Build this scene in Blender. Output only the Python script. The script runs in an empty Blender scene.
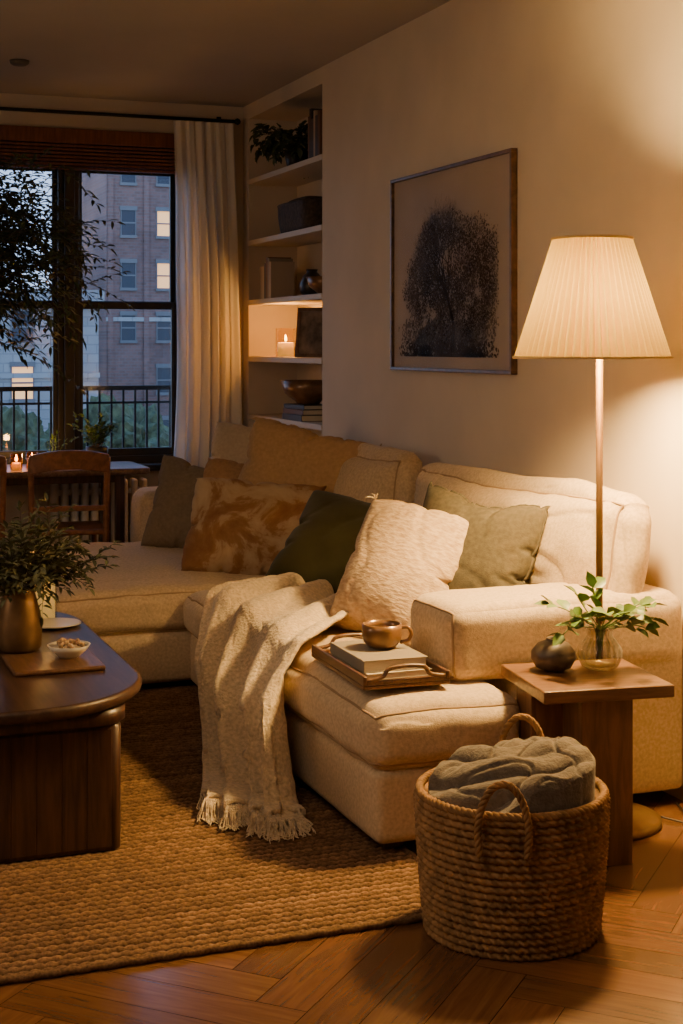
import bpy, bmesh, math, random
from mathutils import Vector, Matrix, noise
random.seed(7)
R=random.random
COL=bpy.context.scene.collection
X_W=2.73; Y_B=8.95; Z_C=2.97

# ---------------------------------------------------------------- materials
def newmat(name):
    m=bpy.data.materials.new(name); m.use_nodes=True
    nt=m.node_tree; b=nt.nodes['Principled BSDF']
    return m,nt,b
def c4(c,k=1.0): return (min(c[0]*k,1),min(c[1]*k,1),min(c[2]*k,1),1)
def surf(name,color,rough=.6,metal=0,var=0.0,vscale=6,bump=0,bscale=60,stretch=(1,1,1),sheen=0,emit=None,estr=0,spec=.5,coat=0,dist=.002,detail=4):
    m,nt,b=newmat(name)
    b.inputs['Base Color'].default_value=c4(color)
    b.inputs['Roughness'].default_value=rough
    b.inputs['Metallic'].default_value=metal
    b.inputs['Specular IOR Level'].default_value=spec
    b.inputs['Coat Weight'].default_value=coat
    if sheen:
        b.inputs['Sheen Weight'].default_value=sheen
        b.inputs['Sheen Roughness'].default_value=.5
    tc=nt.nodes.new('ShaderNodeTexCoord'); mp=nt.nodes.new('ShaderNodeMapping')
    mp.inputs['Scale'].default_value=stretch
    nt.links.new(tc.outputs['Object'],mp.inputs['Vector'])
    if var:
        n=nt.nodes.new('ShaderNodeTexNoise'); n.inputs['Scale'].default_value=vscale; n.inputs['Detail'].default_value=detail
        r=nt.nodes.new('ShaderNodeValToRGB')
        r.color_ramp.elements[0].position=.3; r.color_ramp.elements[0].color=c4(color,1-var)
        r.color_ramp.elements[1].position=.7; r.color_ramp.elements[1].color=c4(color,1+var)
        nt.links.new(mp.outputs[0],n.inputs['Vector']); nt.links.new(n.outputs['Fac'],r.inputs[0])
        nt.links.new(r.outputs[0],b.inputs['Base Color'])
    if bump:
        bp=nt.nodes.new('ShaderNodeBump'); bp.inputs['Strength'].default_value=bump; bp.inputs['Distance'].default_value=dist
        n=nt.nodes.new('ShaderNodeTexNoise'); n.inputs['Scale'].default_value=bscale; n.inputs['Detail'].default_value=3
        nt.links.new(mp.outputs[0],n.inputs['Vector'])
        nt.links.new(n.outputs['Fac'],bp.inputs['Height']); nt.links.new(bp.outputs[0],b.inputs['Normal'])
    if emit:
        b.inputs['Emission Color'].default_value=c4(emit); b.inputs['Emission Strength'].default_value=estr
    return m
def wood(name,c1,c2,scale=6,stretch=(1,1,12),rough=.4,coat=.1,bump=.15):
    m,nt,b=newmat(name)
    tc=nt.nodes.new('ShaderNodeTexCoord'); mp=nt.nodes.new('ShaderNodeMapping')
    mp.inputs['Scale'].default_value=stretch
    n=nt.nodes.new('ShaderNodeTexNoise'); n.inputs['Scale'].default_value=scale; n.inputs['Detail'].default_value=6; n.inputs['Distortion'].default_value=.6
    r=nt.nodes.new('ShaderNodeValToRGB')
    r.color_ramp.elements[0].position=.35; r.color_ramp.elements[0].color=c4(c1)
    r.color_ramp.elements[1].position=.68; r.color_ramp.elements[1].color=c4(c2)
    bp=nt.nodes.new('ShaderNodeBump'); bp.inputs['Strength'].default_value=bump; bp.inputs['Distance'].default_value=.002
    L=nt.links.new
    L(tc.outputs['Object'],mp.inputs[0]); L(mp.outputs[0],n.inputs['Vector']); L(n.outputs['Fac'],r.inputs[0]); L(r.outputs[0],b.inputs['Base Color'])
    L(n.outputs['Fac'],bp.inputs['Height']); L(bp.outputs[0],b.inputs['Normal'])
    b.inputs['Roughness'].default_value=rough; b.inputs['Coat Weight'].default_value=coat; b.inputs['Coat Roughness'].default_value=.25
    return m
def glassy(name,tint=(1,1,1),k=.5,rough=.03,base=.03):
    m,nt,b=newmat(name); nt.nodes.remove(b)
    out=nt.nodes['Material Output']
    t=nt.nodes.new('ShaderNodeBsdfTransparent'); t.inputs[0].default_value=c4(tint)
    g=nt.nodes.new('ShaderNodeBsdfGlossy'); g.inputs['Roughness'].default_value=rough
    f=nt.nodes.new('ShaderNodeLayerWeight'); f.inputs[0].default_value=.35
    p=nt.nodes.new('ShaderNodeMath'); p.operation='POWER'; p.inputs[1].default_value=2.2
    q=nt.nodes.new('ShaderNodeMath'); q.operation='MULTIPLY_ADD'; q.inputs[1].default_value=k; q.inputs[2].default_value=base
    mx=nt.nodes.new('ShaderNodeMixShader')
    nt.links.new(f.outputs['Facing'],p.inputs[0]); nt.links.new(p.outputs[0],q.inputs[0]); nt.links.new(q.outputs[0],mx.inputs[0]); nt.links.new(t.outputs[0],mx.inputs[1]); nt.links.new(g.outputs[0],mx.inputs[2])
    nt.links.new(mx.outputs[0],out.inputs[0])
    return m
def translucent(name,color,tcol,mix=.5):
    m,nt,b=newmat(name); nt.nodes.remove(b)
    out=nt.nodes['Material Output']
    d=nt.nodes.new('ShaderNodeBsdfDiffuse'); d.inputs[0].default_value=c4(color)
    t=nt.nodes.new('ShaderNodeBsdfTranslucent'); t.inputs[0].default_value=c4(tcol)
    mx=nt.nodes.new('ShaderNodeMixShader'); mx.inputs[0].default_value=mix
    nt.links.new(d.outputs[0],mx.inputs[1]); nt.links.new(t.outputs[0],mx.inputs[2])
    nt.links.new(mx.outputs[0],out.inputs[0])
    return m

M={}
M['wall']=surf('plaster_wall',(.64,.545,.43),.9,var=.05,vscale=3,bump=.12,bscale=25,spec=.2)
M['ceil']=surf('ceiling_paint',(.44,.42,.40),.95,var=.03,vscale=2,spec=.1)
M['trim']=surf('trim_paint',(.62,.54,.43),.6)
M['sofa']=surf('linen_upholstery',(.555,.42,.268),.97,var=.17,vscale=90,bump=.7,bscale=240,sheen=.12,spec=.08,dist=.0022,detail=6)
M['piping']=surf('linen_piping',(.36,.25,.15),.95,spec=.1)
M['black']=surf('dark_window_paint',(.018,.016,.015),.45)
M['metal']=surf('black_iron',(.02,.02,.022),.5,metal=.6)
M['blind']=wood('stained_blind',(.10,.03,.016),(.19,.06,.03),8,(8,8,1),.5)
M['walnut']=wood('dark_walnut',(.028,.012,.008),(.078,.033,.018),6,(9,9,.8),.36,.2,bump=.08)
M['walnut_y']=wood('dark_walnut_top',(.032,.015,.010),(.078,.039,.023),5,(9,1,9),.40,.0,bump=.08)
M['oakmid']=wood('mid_brown_wood',(.085,.038,.017),(.175,.082,.037),7,(7,7,.9),.42,.15)
M['oaktop']=wood('mid_brown_wood_top',(.11,.050,.022),(.21,.105,.048),7,(1,9,9),.38,.2)
M['traywood']=wood('tray_wood',(.085,.038,.017),(.17,.08,.036),9,(9,1,9),.4,.2)
M['chairwood']=wood('chair_wood',(.17,.068,.028),(.32,.135,.056),9,(3,3,3),.35,.2)
M['brass']=surf('aged_brass',(.15,.082,.030),.5,metal=.6,var=.15,vscale=20)
M['bronze']=surf('dull_bronze',(.21,.125,.06),.45,metal=.7,var=.2,vscale=20)
M['shade']=translucent('pleated_linen_shade',(.80,.58,.22),(1.0,.76,.165),.038)
M['seagrass']=surf('seagrass_rope',(.265,.145,.060),.85,var=.42,vscale=26,bump=.65,bscale=160,spec=.2,detail=6)
M['greyblanket']=surf('grey_wool',(.130,.106,.084),.98,var=.18,vscale=50,bump=.8,bscale=150,sheen=.15,spec=.1,dist=.004)
M['throw']=surf('cream_knit',(.65,.505,.325),.98,var=.22,vscale=80,bump=1,bscale=95,sheen=.3,spec=.1,dist=.008)
M['curtain']=translucent('linen_curtain',(.98,.94,.86),(.92,.90,.88),.34)
M['olivevelvet']=surf('olive_velvet',(.033,.030,.012),.9,var=.25,vscale=9,sheen=.12,spec=.1,bump=.3,bscale=200)
M['khaki']=surf('khaki_linen',(.084,.074,.054),1,var=.18,vscale=60,bump=.6,bscale=220,spec=.05)
M['taupe']=surf('taupe_linen',(.22,.17,.115),1,var=.12,vscale=60,bump=.6,bscale=220,spec=.05)
M['tan']=surf('tan_linen',(.42,.27,.14),1,var=.12,vscale=60,bump=.6,bscale=220,spec=.05)
M['tan2']=surf('ochre_linen',(.36,.215,.11),1,var=.12,vscale=60,bump=.6,bscale=220,spec=.05)
M['pale']=surf('pale_linen',(.52,.41,.28),1,var=.08,vscale=60,bump=.6,bscale=220,spec=.05)
M['paper']=surf('book_pages',(.68,.58,.42),.9,var=.1,vscale=30,stretch=(1,1,30))
M['dark']=surf('dark_ceramic',(.035,.028,.024),.35,var=.3,vscale=18,bump=.2,bscale=40)
M['jar']=surf('grey_brown_ceramic',(.085,.062,.045),.45,var=.3,vscale=22,bump=.2,bscale=40)
M['basketdark']=surf('dark_wicker',(.05,.032,.02),.8,var=.5,vscale=50,bump=1,bscale=70,dist=.006)
M['mug']=surf('brown_glaze',(.21,.105,.042),.30,metal=.25,var=.3,vscale=18,coat=.3)
M['white']=surf('white_ceramic',(.70,.62,.50),.35)
M['wax']=surf('candle_wax',(.62,.42,.18),.5,emit=(1,.55,.14),estr=.55)
M['flame']=surf('flame',(1,.7,.3),.5,emit=(1,.55,.14),estr=22)
M['bulb']=surf('lamp_bulb',(1,.8,.5),.5,emit=(1,.70,.35),estr=14)
M['glass']=glassy('clear_glass',(.97,.98,.96))
M['artglass']=glassy('picture_glass',(.98,.98,.98),.016,.15,.0)
M['vaseglass']=glassy('clear_ribbed_glass',(.90,.88,.82),1.8,.05,.06)
M['amber']=glassy('amber_glass',(.95,.7,.4))
M['honey']=glassy('honey_glass',(.98,.90,.68),.6)
M['pane']=glassy('window_glass',(.95,.97,1),.12)
M['water']=glassy('water',(.92,.94,.87),.3)
M['leaf']=surf('leaf_green',(.085,.16,.032),.5,var=.4,vscale=20)
M['leafbright']=surf('pothos_green',(.095,.175,.030),.42,var=.35,vscale=22)
M['leafdark']=surf('olive_leaf',(.055,.076,.030),.6,var=.4,vscale=14)
M['leafsage']=surf('sage_leaf',(.14,.145,.066),.6,var=.4,vscale=18)
M['leafstreet']=surf('street_leaf',(.10,.115,.05),.8,var=.5,vscale=3)
M['bark']=surf('bark',(.07,.045,.028),.9,bump=.6,bscale=50)
M['soil']=surf('soil',(.03,.02,.014),1,bump=.8,bscale=60)
M['radiator']=surf('radiator_paint',(.88,.82,.72),.5)
M['mat']=surf('picture_mat',(.45,.365,.295),.9,spec=.1,var=.10,vscale=2)
M['ink']=surf('print_ink',(.075,.052,.037),.9,var=.4,vscale=12,spec=.1)
M['ink2']=surf('print_ink_mid',(.125,.090,.067),.9,var=.3,vscale=12,spec=.1)
M['ink3']=surf('print_ink_pale',(.22,.168,.13),.9,var=.2,vscale=12,spec=.1)
M['frame']=wood('bronze_frame_wood',(.085,.045,.022),(.18,.095,.045),9,(3,3,3),.4)

def jutemat():
    m,nt,b=newmat('jute_fibre'); L=nt.links.new
    at=nt.nodes.new('ShaderNodeAttribute'); at.attribute_name='jcol'
    tc=nt.nodes.new('ShaderNodeTexCoord')
    n=nt.nodes.new('ShaderNodeTexNoise'); n.inputs['Scale'].default_value=120; n.inputs['Detail'].default_value=4
    r=nt.nodes.new('ShaderNodeValToRGB'); e=r.color_ramp.elements
    e[0].position=.3; e[0].color=(.108,.061,.032,1); e[1].position=.7; e[1].color=(.270,.158,.086,1)
    mx=nt.nodes.new('ShaderNodeMix'); mx.data_type='RGBA'; mx.blend_type='MULTIPLY'; mx.inputs[0].default_value=1
    bp=nt.nodes.new('ShaderNodeBump'); bp.inputs['Strength'].default_value=.7; bp.inputs['Distance'].default_value=.003
    L(tc.outputs['Object'],n.inputs['Vector']); L(n.outputs['Fac'],r.inputs[0]); L(r.outputs[0],mx.inputs[6]); L(at.outputs['Color'],mx.inputs[7]); L(mx.outputs[2],b.inputs['Base Color'])
    L(n.outputs['Fac'],bp.inputs['Height']); L(bp.outputs[0],b.inputs['Normal'])
    b.inputs['Roughness'].default_value=.95; b.inputs['Specular IOR Level'].default_value=.15
    return m
M['jute']=jutemat()
def rustmat():
    m,nt,b=newmat('rust_marble_cloth'); L=nt.links.new
    tc=nt.nodes.new('ShaderNodeTexCoord')
    n=nt.nodes.new('ShaderNodeTexNoise'); n.inputs['Scale'].default_value=5; n.inputs['Detail'].default_value=9; n.inputs['Roughness'].default_value=.65; n.inputs['Distortion'].default_value=.6
    r=nt.nodes.new('ShaderNodeValToRGB'); e=r.color_ramp.elements
    e[0].position=.36; e[0].color=(.22,.10,.04,1); e[1].position=.60; e[1].color=(.46,.34,.21,1)
    k=e.new(.46); k.color=(.28,.145,.06,1); k=e.new(.51); k.color=(.40,.27,.15,1)
    L(tc.outputs['Object'],n.inputs['Vector']); L(n.outputs['Fac'],r.inputs[0]); L(r.outputs[0],b.inputs['Base Color'])
    b.inputs['Roughness'].default_value=.95
    return m
M['rust']=rustmat()
def chunkymat():
    m,nt,b=newmat('cream_textured_weave'); L=nt.links.new
    tc=nt.nodes.new('ShaderNodeTexCoord')
    mp=nt.nodes.new('ShaderNodeMapping'); mp.inputs['Scale'].default_value=(1,2.2,1); mp.inputs['Rotation'].default_value=(0,0,.35); L(tc.outputs['Object'],mp.inputs[0])
    v=nt.nodes.new('ShaderNodeTexNoise'); v.inputs['Scale'].default_value=42; v.inputs['Detail'].default_value=4
    r=nt.nodes.new('ShaderNodeValToRGB'); e=r.color_ramp.elements
    e[0].position=.30; e[0].color=(.36,.24,.14,1); e[1].position=.64; e[1].color=(.55,.41,.265,1)
    bp=nt.nodes.new('ShaderNodeBump'); bp.inputs['Strength'].default_value=1; bp.inputs['Distance'].default_value=.006
    L(mp.outputs[0],v.inputs['Vector']); L(v.outputs['Fac'],r.inputs[0]); L(r.outputs[0],b.inputs['Base Color'])
    L(v.outputs['Fac'],bp.inputs['Height']); L(bp.outputs[0],b.inputs['Normal'])
    b.inputs['Roughness'].default_value=1
    return m
M['chunky']=chunkymat()
def floormat():
    m,nt,b=newmat('oak_parquet'); L=nt.links.new
    uv=nt.nodes.new('ShaderNodeUVMap'); uv.uv_map='UVMap'
    at=nt.nodes.new('ShaderNodeAttribute'); at.attribute_name='pcol'
    mp=nt.nodes.new('ShaderNodeMapping'); mp.inputs['Scale'].default_value=(2.4,30,1)
    n=nt.nodes.new('ShaderNodeTexNoise'); n.inputs['Scale'].default_value=1.6; n.inputs['Detail'].default_value=10; n.inputs['Roughness'].default_value=.6; n.inputs['Distortion'].default_value=.7
    r=nt.nodes.new('ShaderNodeValToRGB'); e=r.color_ramp.elements
    e[0].position=.25; e[0].color=(.105,.044,.018,1); e[1].position=.75; e[1].color=(.208,.096,.039,1)
    mx=nt.nodes.new('ShaderNodeMix'); mx.data_type='RGBA'; mx.blend_type='MULTIPLY'; mx.inputs[0].default_value=1
    bp=nt.nodes.new('ShaderNodeBump'); bp.inputs['Strength'].default_value=.12; bp.inputs['Distance'].default_value=.001
    L(uv.outputs[0],mp.inputs[0]); L(mp.outputs[0],n.inputs['Vector']); L(n.outputs['Fac'],r.inputs[0])
    L(r.outputs[0],mx.inputs[6]); L(at.outputs['Color'],mx.inputs[7]); L(mx.outputs[2],b.inputs['Base Color'])
    L(n.outputs['Fac'],bp.inputs['Height']); L(bp.outputs[0],b.inputs['Normal'])
    b.inputs['Roughness'].default_value=.27; b.inputs['Coat Weight'].default_value=.35; b.inputs['Coat Roughness'].default_value=.16
    return m
M['floor']=floormat()
def brickmat(name,c1,c2,mortar,sc):
    m,nt,b=newmat(name); L=nt.links.new
    tc=nt.nodes.new('ShaderNodeTexCoord'); mp=nt.nodes.new('ShaderNodeMapping'); mp.inputs['Rotation'].default_value=(math.radians(90),0,0)
    br=nt.nodes.new('ShaderNodeTexBrick'); br.inputs['Color1'].default_value=c4(c1); br.inputs['Color2'].default_value=c4(c2); br.inputs['Mortar'].default_value=c4(mortar); br.inputs['Scale'].default_value=sc
    nz=nt.nodes.new('ShaderNodeTexNoise'); nz.inputs['Scale'].default_value=.25; nz.inputs['Detail'].default_value=5
    rr=nt.nodes.new('ShaderNodeValToRGB'); rr.color_ramp.elements[0].position=.35; rr.color_ramp.elements[0].color=(.72,.72,.74,1); rr.color_ramp.elements[1].position=.65; rr.color_ramp.elements[1].color=(1.1,1.08,1.05,1)
    mx=nt.nodes.new('ShaderNodeMix'); mx.data_type='RGBA'; mx.blend_type='MULTIPLY'; mx.inputs[0].default_value=1
    L(tc.outputs['Object'],mp.inputs[0]); L(mp.outputs[0],br.inputs['Vector']); L(tc.outputs['Object'],nz.inputs['Vector']); L(nz.outputs['Fac'],rr.inputs[0])
    L(br.outputs[0],mx.inputs[6]); L(rr.outputs[0],mx.inputs[7]); L(mx.outputs[2],b.inputs['Base Color'])
    b.inputs['Roughness'].default_value=.9
    return m
M['brick']=brickmat('brick_facade',(.36,.19,.155),(.26,.145,.12),(.27,.22,.2),1.2)
M['brick2']=brickmat('pale_brick_facade',(.42,.36,.33),(.34,.30,.28),(.3,.26,.24),1.0)
M['stone']=brickmat('stone_facade',(.50,.47,.44),(.43,.41,.39),(.36,.34,.33),.5)
M['sashpaint']=surf('weathered_sash_paint',(.24,.22,.21),.8)
M['winglass']=surf('distant_glass',(.03,.04,.06),.3)
M['winlit']=surf('lit_window',(.9,.6,.3),.5,emit=(1,.45,.12),estr=1.5)

# ---------------------------------------------------------------- helpers
def link(o): COL.objects.link(o); return o
def meshobj(name,V,F,m=None,parent=None,loc=(0,0,0),smooth=True,rot=None):
    me=bpy.data.meshes.new(name); me.from_pydata([tuple(v) for v in V],[],F); me.update()
    if smooth:
        me.polygons.foreach_set('use_smooth',[True]*len(me.polygons))
    o=bpy.data.objects.new(name,me); link(o)
    if m: me.materials.append(m)
    o.location=loc
    if rot: o.rotation_euler=rot
    if parent: o.parent=parent
    return o
def thing(name,label,cat,loc=(0,0,0),rotz=0,group=None):
    o=bpy.data.objects.new(name,None); o.empty_display_size=.1; link(o)
    o.location=loc; o.rotation_euler=(0,0,rotz)
    tag(o,label,cat,group); return o
def tag(o,label,cat,group=None):
    o['label']=label; o['category']=cat
    if group: o['group']=group
    return o
def struct(o,label=None):
    o['kind']='structure'
    if label: o['label']=label
    return o
def boxVF(a,b,V,F):
    i=len(V)
    for z in (a[2],b[2]):
        V+= [(a[0],a[1],z),(b[0],a[1],z),(b[0],b[1],z),(a[0],b[1],z)]
    F+= [(i,i+3,i+2,i+1),(i+4,i+5,i+6,i+7),(i,i+1,i+5,i+4),(i+1,i+2,i+6,i+5),(i+2,i+3,i+7,i+6),(i+3,i,i+4,i+7)]
def boxes(name,lst,m,parent=None,bevel=0,loc=(0,0,0),rot=None,seg=2):
    V=[];F=[]
    for a,b in lst: boxVF(a,b,V,F)
    o=meshobj(name,V,F,m,parent,loc,False,rot)
    if bevel:
        md=o.modifiers.new('bevel','BEVEL'); md.width=bevel; md.segments=seg; md.limit_method='ANGLE'
        o.data.polygons.foreach_set('use_smooth',[True]*len(o.data.polygons))
        wn=o.modifiers.new('wn','WEIGHTED_NORMAL'); wn.keep_sharp=False
    return o
def lathe(name,prof,m,parent=None,loc=(0,0,0),seg=48,rfun=None):
    V=[];F=[];n=len(prof)
    for k in range(seg):
        a=2*math.pi*k/seg
        for r,z in prof:
            rr=r if not rfun else rfun(r,z,a)
            V.append((rr*math.cos(a),rr*math.sin(a),z))
    for k in range(seg):
        k2=(k+1)%seg
        for j in range(n-1):
            F.append((k*n+j,k2*n+j,k2*n+j+1,k*n+j+1))
    return meshobj(name,V,F,m,parent,loc)
def catmull(P,n):
    P=[Vector(p) for p in P]; out=[]
    Q=[P[0]*2-P[1]]+P+[P[-1]*2-P[-2]]
    for i in range(1,len(Q)-2):
        for k in range(n):
            t=k/n; a,b,c,d=Q[i-1],Q[i],Q[i+1],Q[i+2]
            out.append(.5*((2*b)+(c-a)*t+(2*a-5*b+4*c-d)*t*t+(3*b-a-3*c+d)*t**3))
    out.append(P[-1]); return out
def tubeVF(P,r,V,F,seg=8,closed=False,rf=None):
    P=[Vector(p) for p in P]; n=len(P); base=len(V)
    up=Vector((0,0,1)); prev=None
    for i,p in enumerate(P):
        if closed: t=(P[(i+1)%n]-P[i-1])
        else: t=(P[min(i+1,n-1)]-P[max(i-1,0)])
        if t.length<1e-9: t=Vector((0,0,1))
        t.normalize()
        if prev is None:
            a=up if abs(t.z)<.9 else Vector((1,0,0))
            s=t.cross(a).normalized()
        else:
            s=(prev-t*prev.dot(t)).normalized()
        prev=s; q=t.cross(s)
        rr=r if rf is None else rf(i/(n-1))
        for k in range(seg):
            an=2*math.pi*k/seg
            V.append(p+s*(rr*math.cos(an))+q*(rr*math.sin(an)))
    m=n if closed else n-1
    for i in range(m):
        for k in range(seg):
            a=base+i*seg+k; b=base+i*seg+(k+1)%seg
            c=base+((i+1)%n)*seg+(k+1)%seg; d=base+((i+1)%n)*seg+k
            F.append((a,b,c,d))
    if not closed:
        F.append(tuple(base+k for k in range(seg))[::-1]); F.append(tuple(base+(n-1)*seg+k for k in range(seg)))
def tube(name,P,r,m,parent=None,loc=(0,0,0),seg=8,closed=False,rf=None):
    V=[];F=[]; tubeVF(P,r,V,F,seg,closed,rf); return meshobj(name,V,F,m,parent,loc)

def ring(N):
    s=[-1+2*i/N for i in range(N)]
    return [(x,-1) for x in s]+[(1,y) for y in s]+[(-x,1) for x in s]+[(-1,-y) for y in s]
def cushion(name,a,b,r,puff,amp,m,parent,ploc,pipe=True,cuts=26,tilt=0,seed=0,wr=0,post=None,ear=0):
    """soft upholstered block between world corners a and b"""
    a=Vector(a);b=Vector(b); c=(a+b)/2; h=(b-a)/2
    def mp(p):
        p=Vector([math.sin(x*math.pi/2) if abs(x)<1 else x for x in p])
        q=Vector((p.x*h.x,p.y*h.y,p.z*h.z))
        inn=Vector([max(-(h[i]-r),min(h[i]-r,q[i])) for i in range(3)])
        d=q-inn
        if d.length>r: d=d.normalized()*r
        q=inn+d
        f=[(1-min(1,abs(x))**2.5) for x in p]
        q.x+=p.x*abs(p.x)**3*puff[0]*f[1]*f[2]
        q.y+=p.y*abs(p.y)**3*puff[1]*f[0]*f[2]
        q.z+=p.z*abs(p.z)**3*puff[2]*f[0]**.7*f[1]**.7
        if ear:
            e=(abs(p.y)*max(0,p.z))**8*ear
            q.y+=math.copysign(e,p.y); q.z+=e*.8
        w=q+c+Vector((seed,0,0))
        q+=noise.noise_vector(w*3.0)*amp
        q+=noise.noise_vector(w*9.0)*amp*.4
        if wr:
            q.x-=wr*abs(noise.noise(Vector((w.x*4,w.y*9+noise.noise(w*3)*2,w.z*4))))
            q.z-=.4*wr*abs(noise.noise(Vector((w.x*7,w.y*5,w.z*4))))
            wv=noise.noise_vector(w*2.5)*.25
            cr_=math.exp(-(noise.noise(Vector((w.x*3+wv.x,(w.y+wv.y)*6,(w.z+wv.z)*4.5+seed)))/.045)**2)
            if h.x<h.z: q.x+=wr*.4*cr_*(1 if p.x<0 else 0)
            else: q.z-=wr*.6*cr_*(1 if p.z>.5 else 0)
        if post: q=post(q)
        return q
    bm=bmesh.new(); bmesh.ops.create_cube(bm,size=2)
    bmesh.ops.subdivide_edges(bm,edges=bm.edges[:],cuts=cuts,use_grid_fill=True)
    for v in bm.verts: v.co=mp(v.co)
    me=bpy.data.meshes.new(name); bm.to_mesh(me); bm.free()
    me.polygons.foreach_set('use_smooth',[True]*len(me.polygons)); me.materials.append(m)
    o=bpy.data.objects.new(name,me); link(o); o.location=c-Vector(ploc); o.parent=parent
    if tilt: o.rotation_euler=(0,tilt,0)
    if pipe:
        V=[];F=[]
        N=30
        if pipe=='x':
            loops=[[( -1,y,z) for y,z in ring(N)]]
        else:
            loops=[[(x,y,1) for x,y in ring(N)],[(x,y,-1) for x,y in ring(N)]]
        for lp in loops:
            P=[mp(p)*1.0 for p in lp]
            tubeVF(P,.0045,V,F,6,True)
        po=meshobj('piping',V,F,M['piping'],o)
    return o

# ---- stuffed pillow shapes: two sewn panels inflated with the cloth solver
SN=44
def sim_pillow(seed,bulge,bend):
    sc=bpy.context.scene; n=SN
    idx={};V=[];F=[]
    def gid(i,j,s):
        if i in(0,n) or j in(0,n): s=0
        k=(i,j,s)
        if k not in idx:
            u=-1+2*i/n;v=-1+2*j/n
            x=u*(1+bulge*(1-v*v)); y=v*(1+bulge*(1-u*u))
            idx[k]=len(V); V.append((x,y,s*.04*min(1,4*(1-abs(u)),4*(1-abs(v)))+.012*noise.noise(Vector((u*3+seed*3,v*3,s)))))
        return idx[k]
    for s in(1,-1):
        for i in range(n):
            for j in range(n):
                q=(gid(i,j,s),gid(i+1,j,s),gid(i+1,j+1,s),gid(i,j+1,s)); F.append(q if s==1 else q[::-1])
    o=meshobj('sim',V,F)
    m=o.modifiers.new('c','CLOTH'); s=m.settings
    s.quality=5; s.mass=.05; s.tension_stiffness=15; s.compression_stiffness=15; s.shear_stiffness=5; s.bending_stiffness=bend
    s.use_pressure=True; s.uniform_pressure_force=5; s.effector_weights.gravity=0; s.air_damping=2
    m.collision_settings.use_collision=False
    for f in range(1,33): sc.frame_set(f)
    dg=bpy.context.evaluated_depsgraph_get()
    me2=bpy.data.meshes.new_from_object(o.evaluated_get(dg))
    res=[tuple(v.co) for v in me2.vertices]
    me=o.data; bpy.data.objects.remove(o); bpy.data.meshes.remove(me); bpy.data.meshes.remove(me2)
    zs=[p[2] for p in res]; th=max(zs)-min(zs); zc=(max(zs)+min(zs))/2
    if not (.3<th<1.8): raise Exception('sim thickness')
    mx=max(abs(p[0]) for p in res)
    my=max(abs(p[1]) for p in res)
    return [(p[0]/mx,p[1]/my,(p[2]-zc)*2/th) for p in res],F,idx
SIM=[]
try:
    for sd0,bg_,bn in ((1,.12,.1),(2,.15,.25),(3,.14,.05)): SIM.append(sim_pillow(sd0,bg_,bn))
except Exception as e:
    SIM=[]
bpy.context.scene.frame_set(1)

def pillow(name,label,W,H,T,m,center,normal,roll=0,chop=0,seed=0,pipe=False,wr=.014,group='throw pillows on the sofa'):
    n=SN
    if SIM:
        P0,F,idx=SIM[seed%len(SIM)]
        fx=-1 if seed%2 else 1
        V=[]
        for (u,v,z) in P0:
            x=u*W/2; y=v*H/2; zz=z*T/2*(1-.30*v*(1-v*v))
            if chop: y-=chop*math.exp(-(u/.38)**2)*max(0,(v+.2)/1.2)**2
            nv=noise.noise_vector(Vector((x*3+seed,y*3,5)))*.018
            wx=noise.noise(Vector((x*4,y*4,seed)))*.12
            cz=.009*math.exp(-((noise.noise(Vector(((x+wx)*5.0+seed,(y+wx)*6.5,1.5)))) /.07)**2)*max(0,1-max(abs(u),abs(v))**4)
            V.append((fx*(x+nv.x),y+nv.y,zz+nv.z-(cz if z>0 else -cz)))
        F=[f[::-1] for f in F] if fx<0 else F
        gid=lambda i,j,s: idx[(i,j,0 if (i in (0,n) or j in (0,n)) else s)]
    else:
        V=[];F=[];idx={}
        def pt(u,v,s):
            e=max(0,(1-u*u)*(1-v*v)); z=s*T/2*(e**.52)
            x=W/2*u*(1-.04*(1-v*v)); y=H/2*v*(1-.04*(1-u*u))
            nv=noise.noise_vector(Vector((x*3+seed,y*3,5)))*.016
            return (x+nv.x,y+nv.y,z*(1-.3*v*(1-v*v))+nv.z)
        def gid(i,j,s):
            if i in (0,n) or j in (0,n): s=0
            k=(i,j,s)
            if k not in idx:
                u=math.sin((-1+2*i/n)*math.pi/2); v=math.sin((-1+2*j/n)*math.pi/2)
                idx[k]=len(V); V.append(pt(u,v,s))
            return idx[k]
        for s in (1,-1):
            for i in range(n):
                for j in range(n):
                    q=(gid(i,j,s),gid(i+1,j,s),gid(i+1,j+1,s),gid(i,j+1,s)); F.append(q if s==1 else q[::-1])
    o=meshobj(name,V,F,m)
    sb_=o.modifiers.new('smooth','SUBSURF'); sb_.levels=1; sb_.render_levels=1
    N=Vector(normal).normalized(); Hh=(Vector((0,0,1))-N*N.z).normalized(); Wd=Hh.cross(N)
    Rm=Matrix((Wd,Hh,N)).transposed().to_4x4()@Matrix.Rotation(roll,4,'Z')
    o.matrix_world=Matrix.Translation(center)@Rm
    tag(o,label,'pillow',group)
    cn=[Vector(V[gid(i,j,0)]) for i,j in ((0,n),(n,n))]
    if pipe:
        P=[]
        for i in range(n): P.append(V[gid(i,0,0)])
        for j in range(n): P.append(V[gid(n,j,0)])
        for i in range(n): P.append(V[gid(n-i,n,0)])
        for j in range(n): P.append(V[gid(0,n-j,0)])
        VV=[];FF=[]; tubeVF(P,.0055,VV,FF,6,True)
        meshobj('piping',VV,FF,m,o)
    return o,cn

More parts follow.
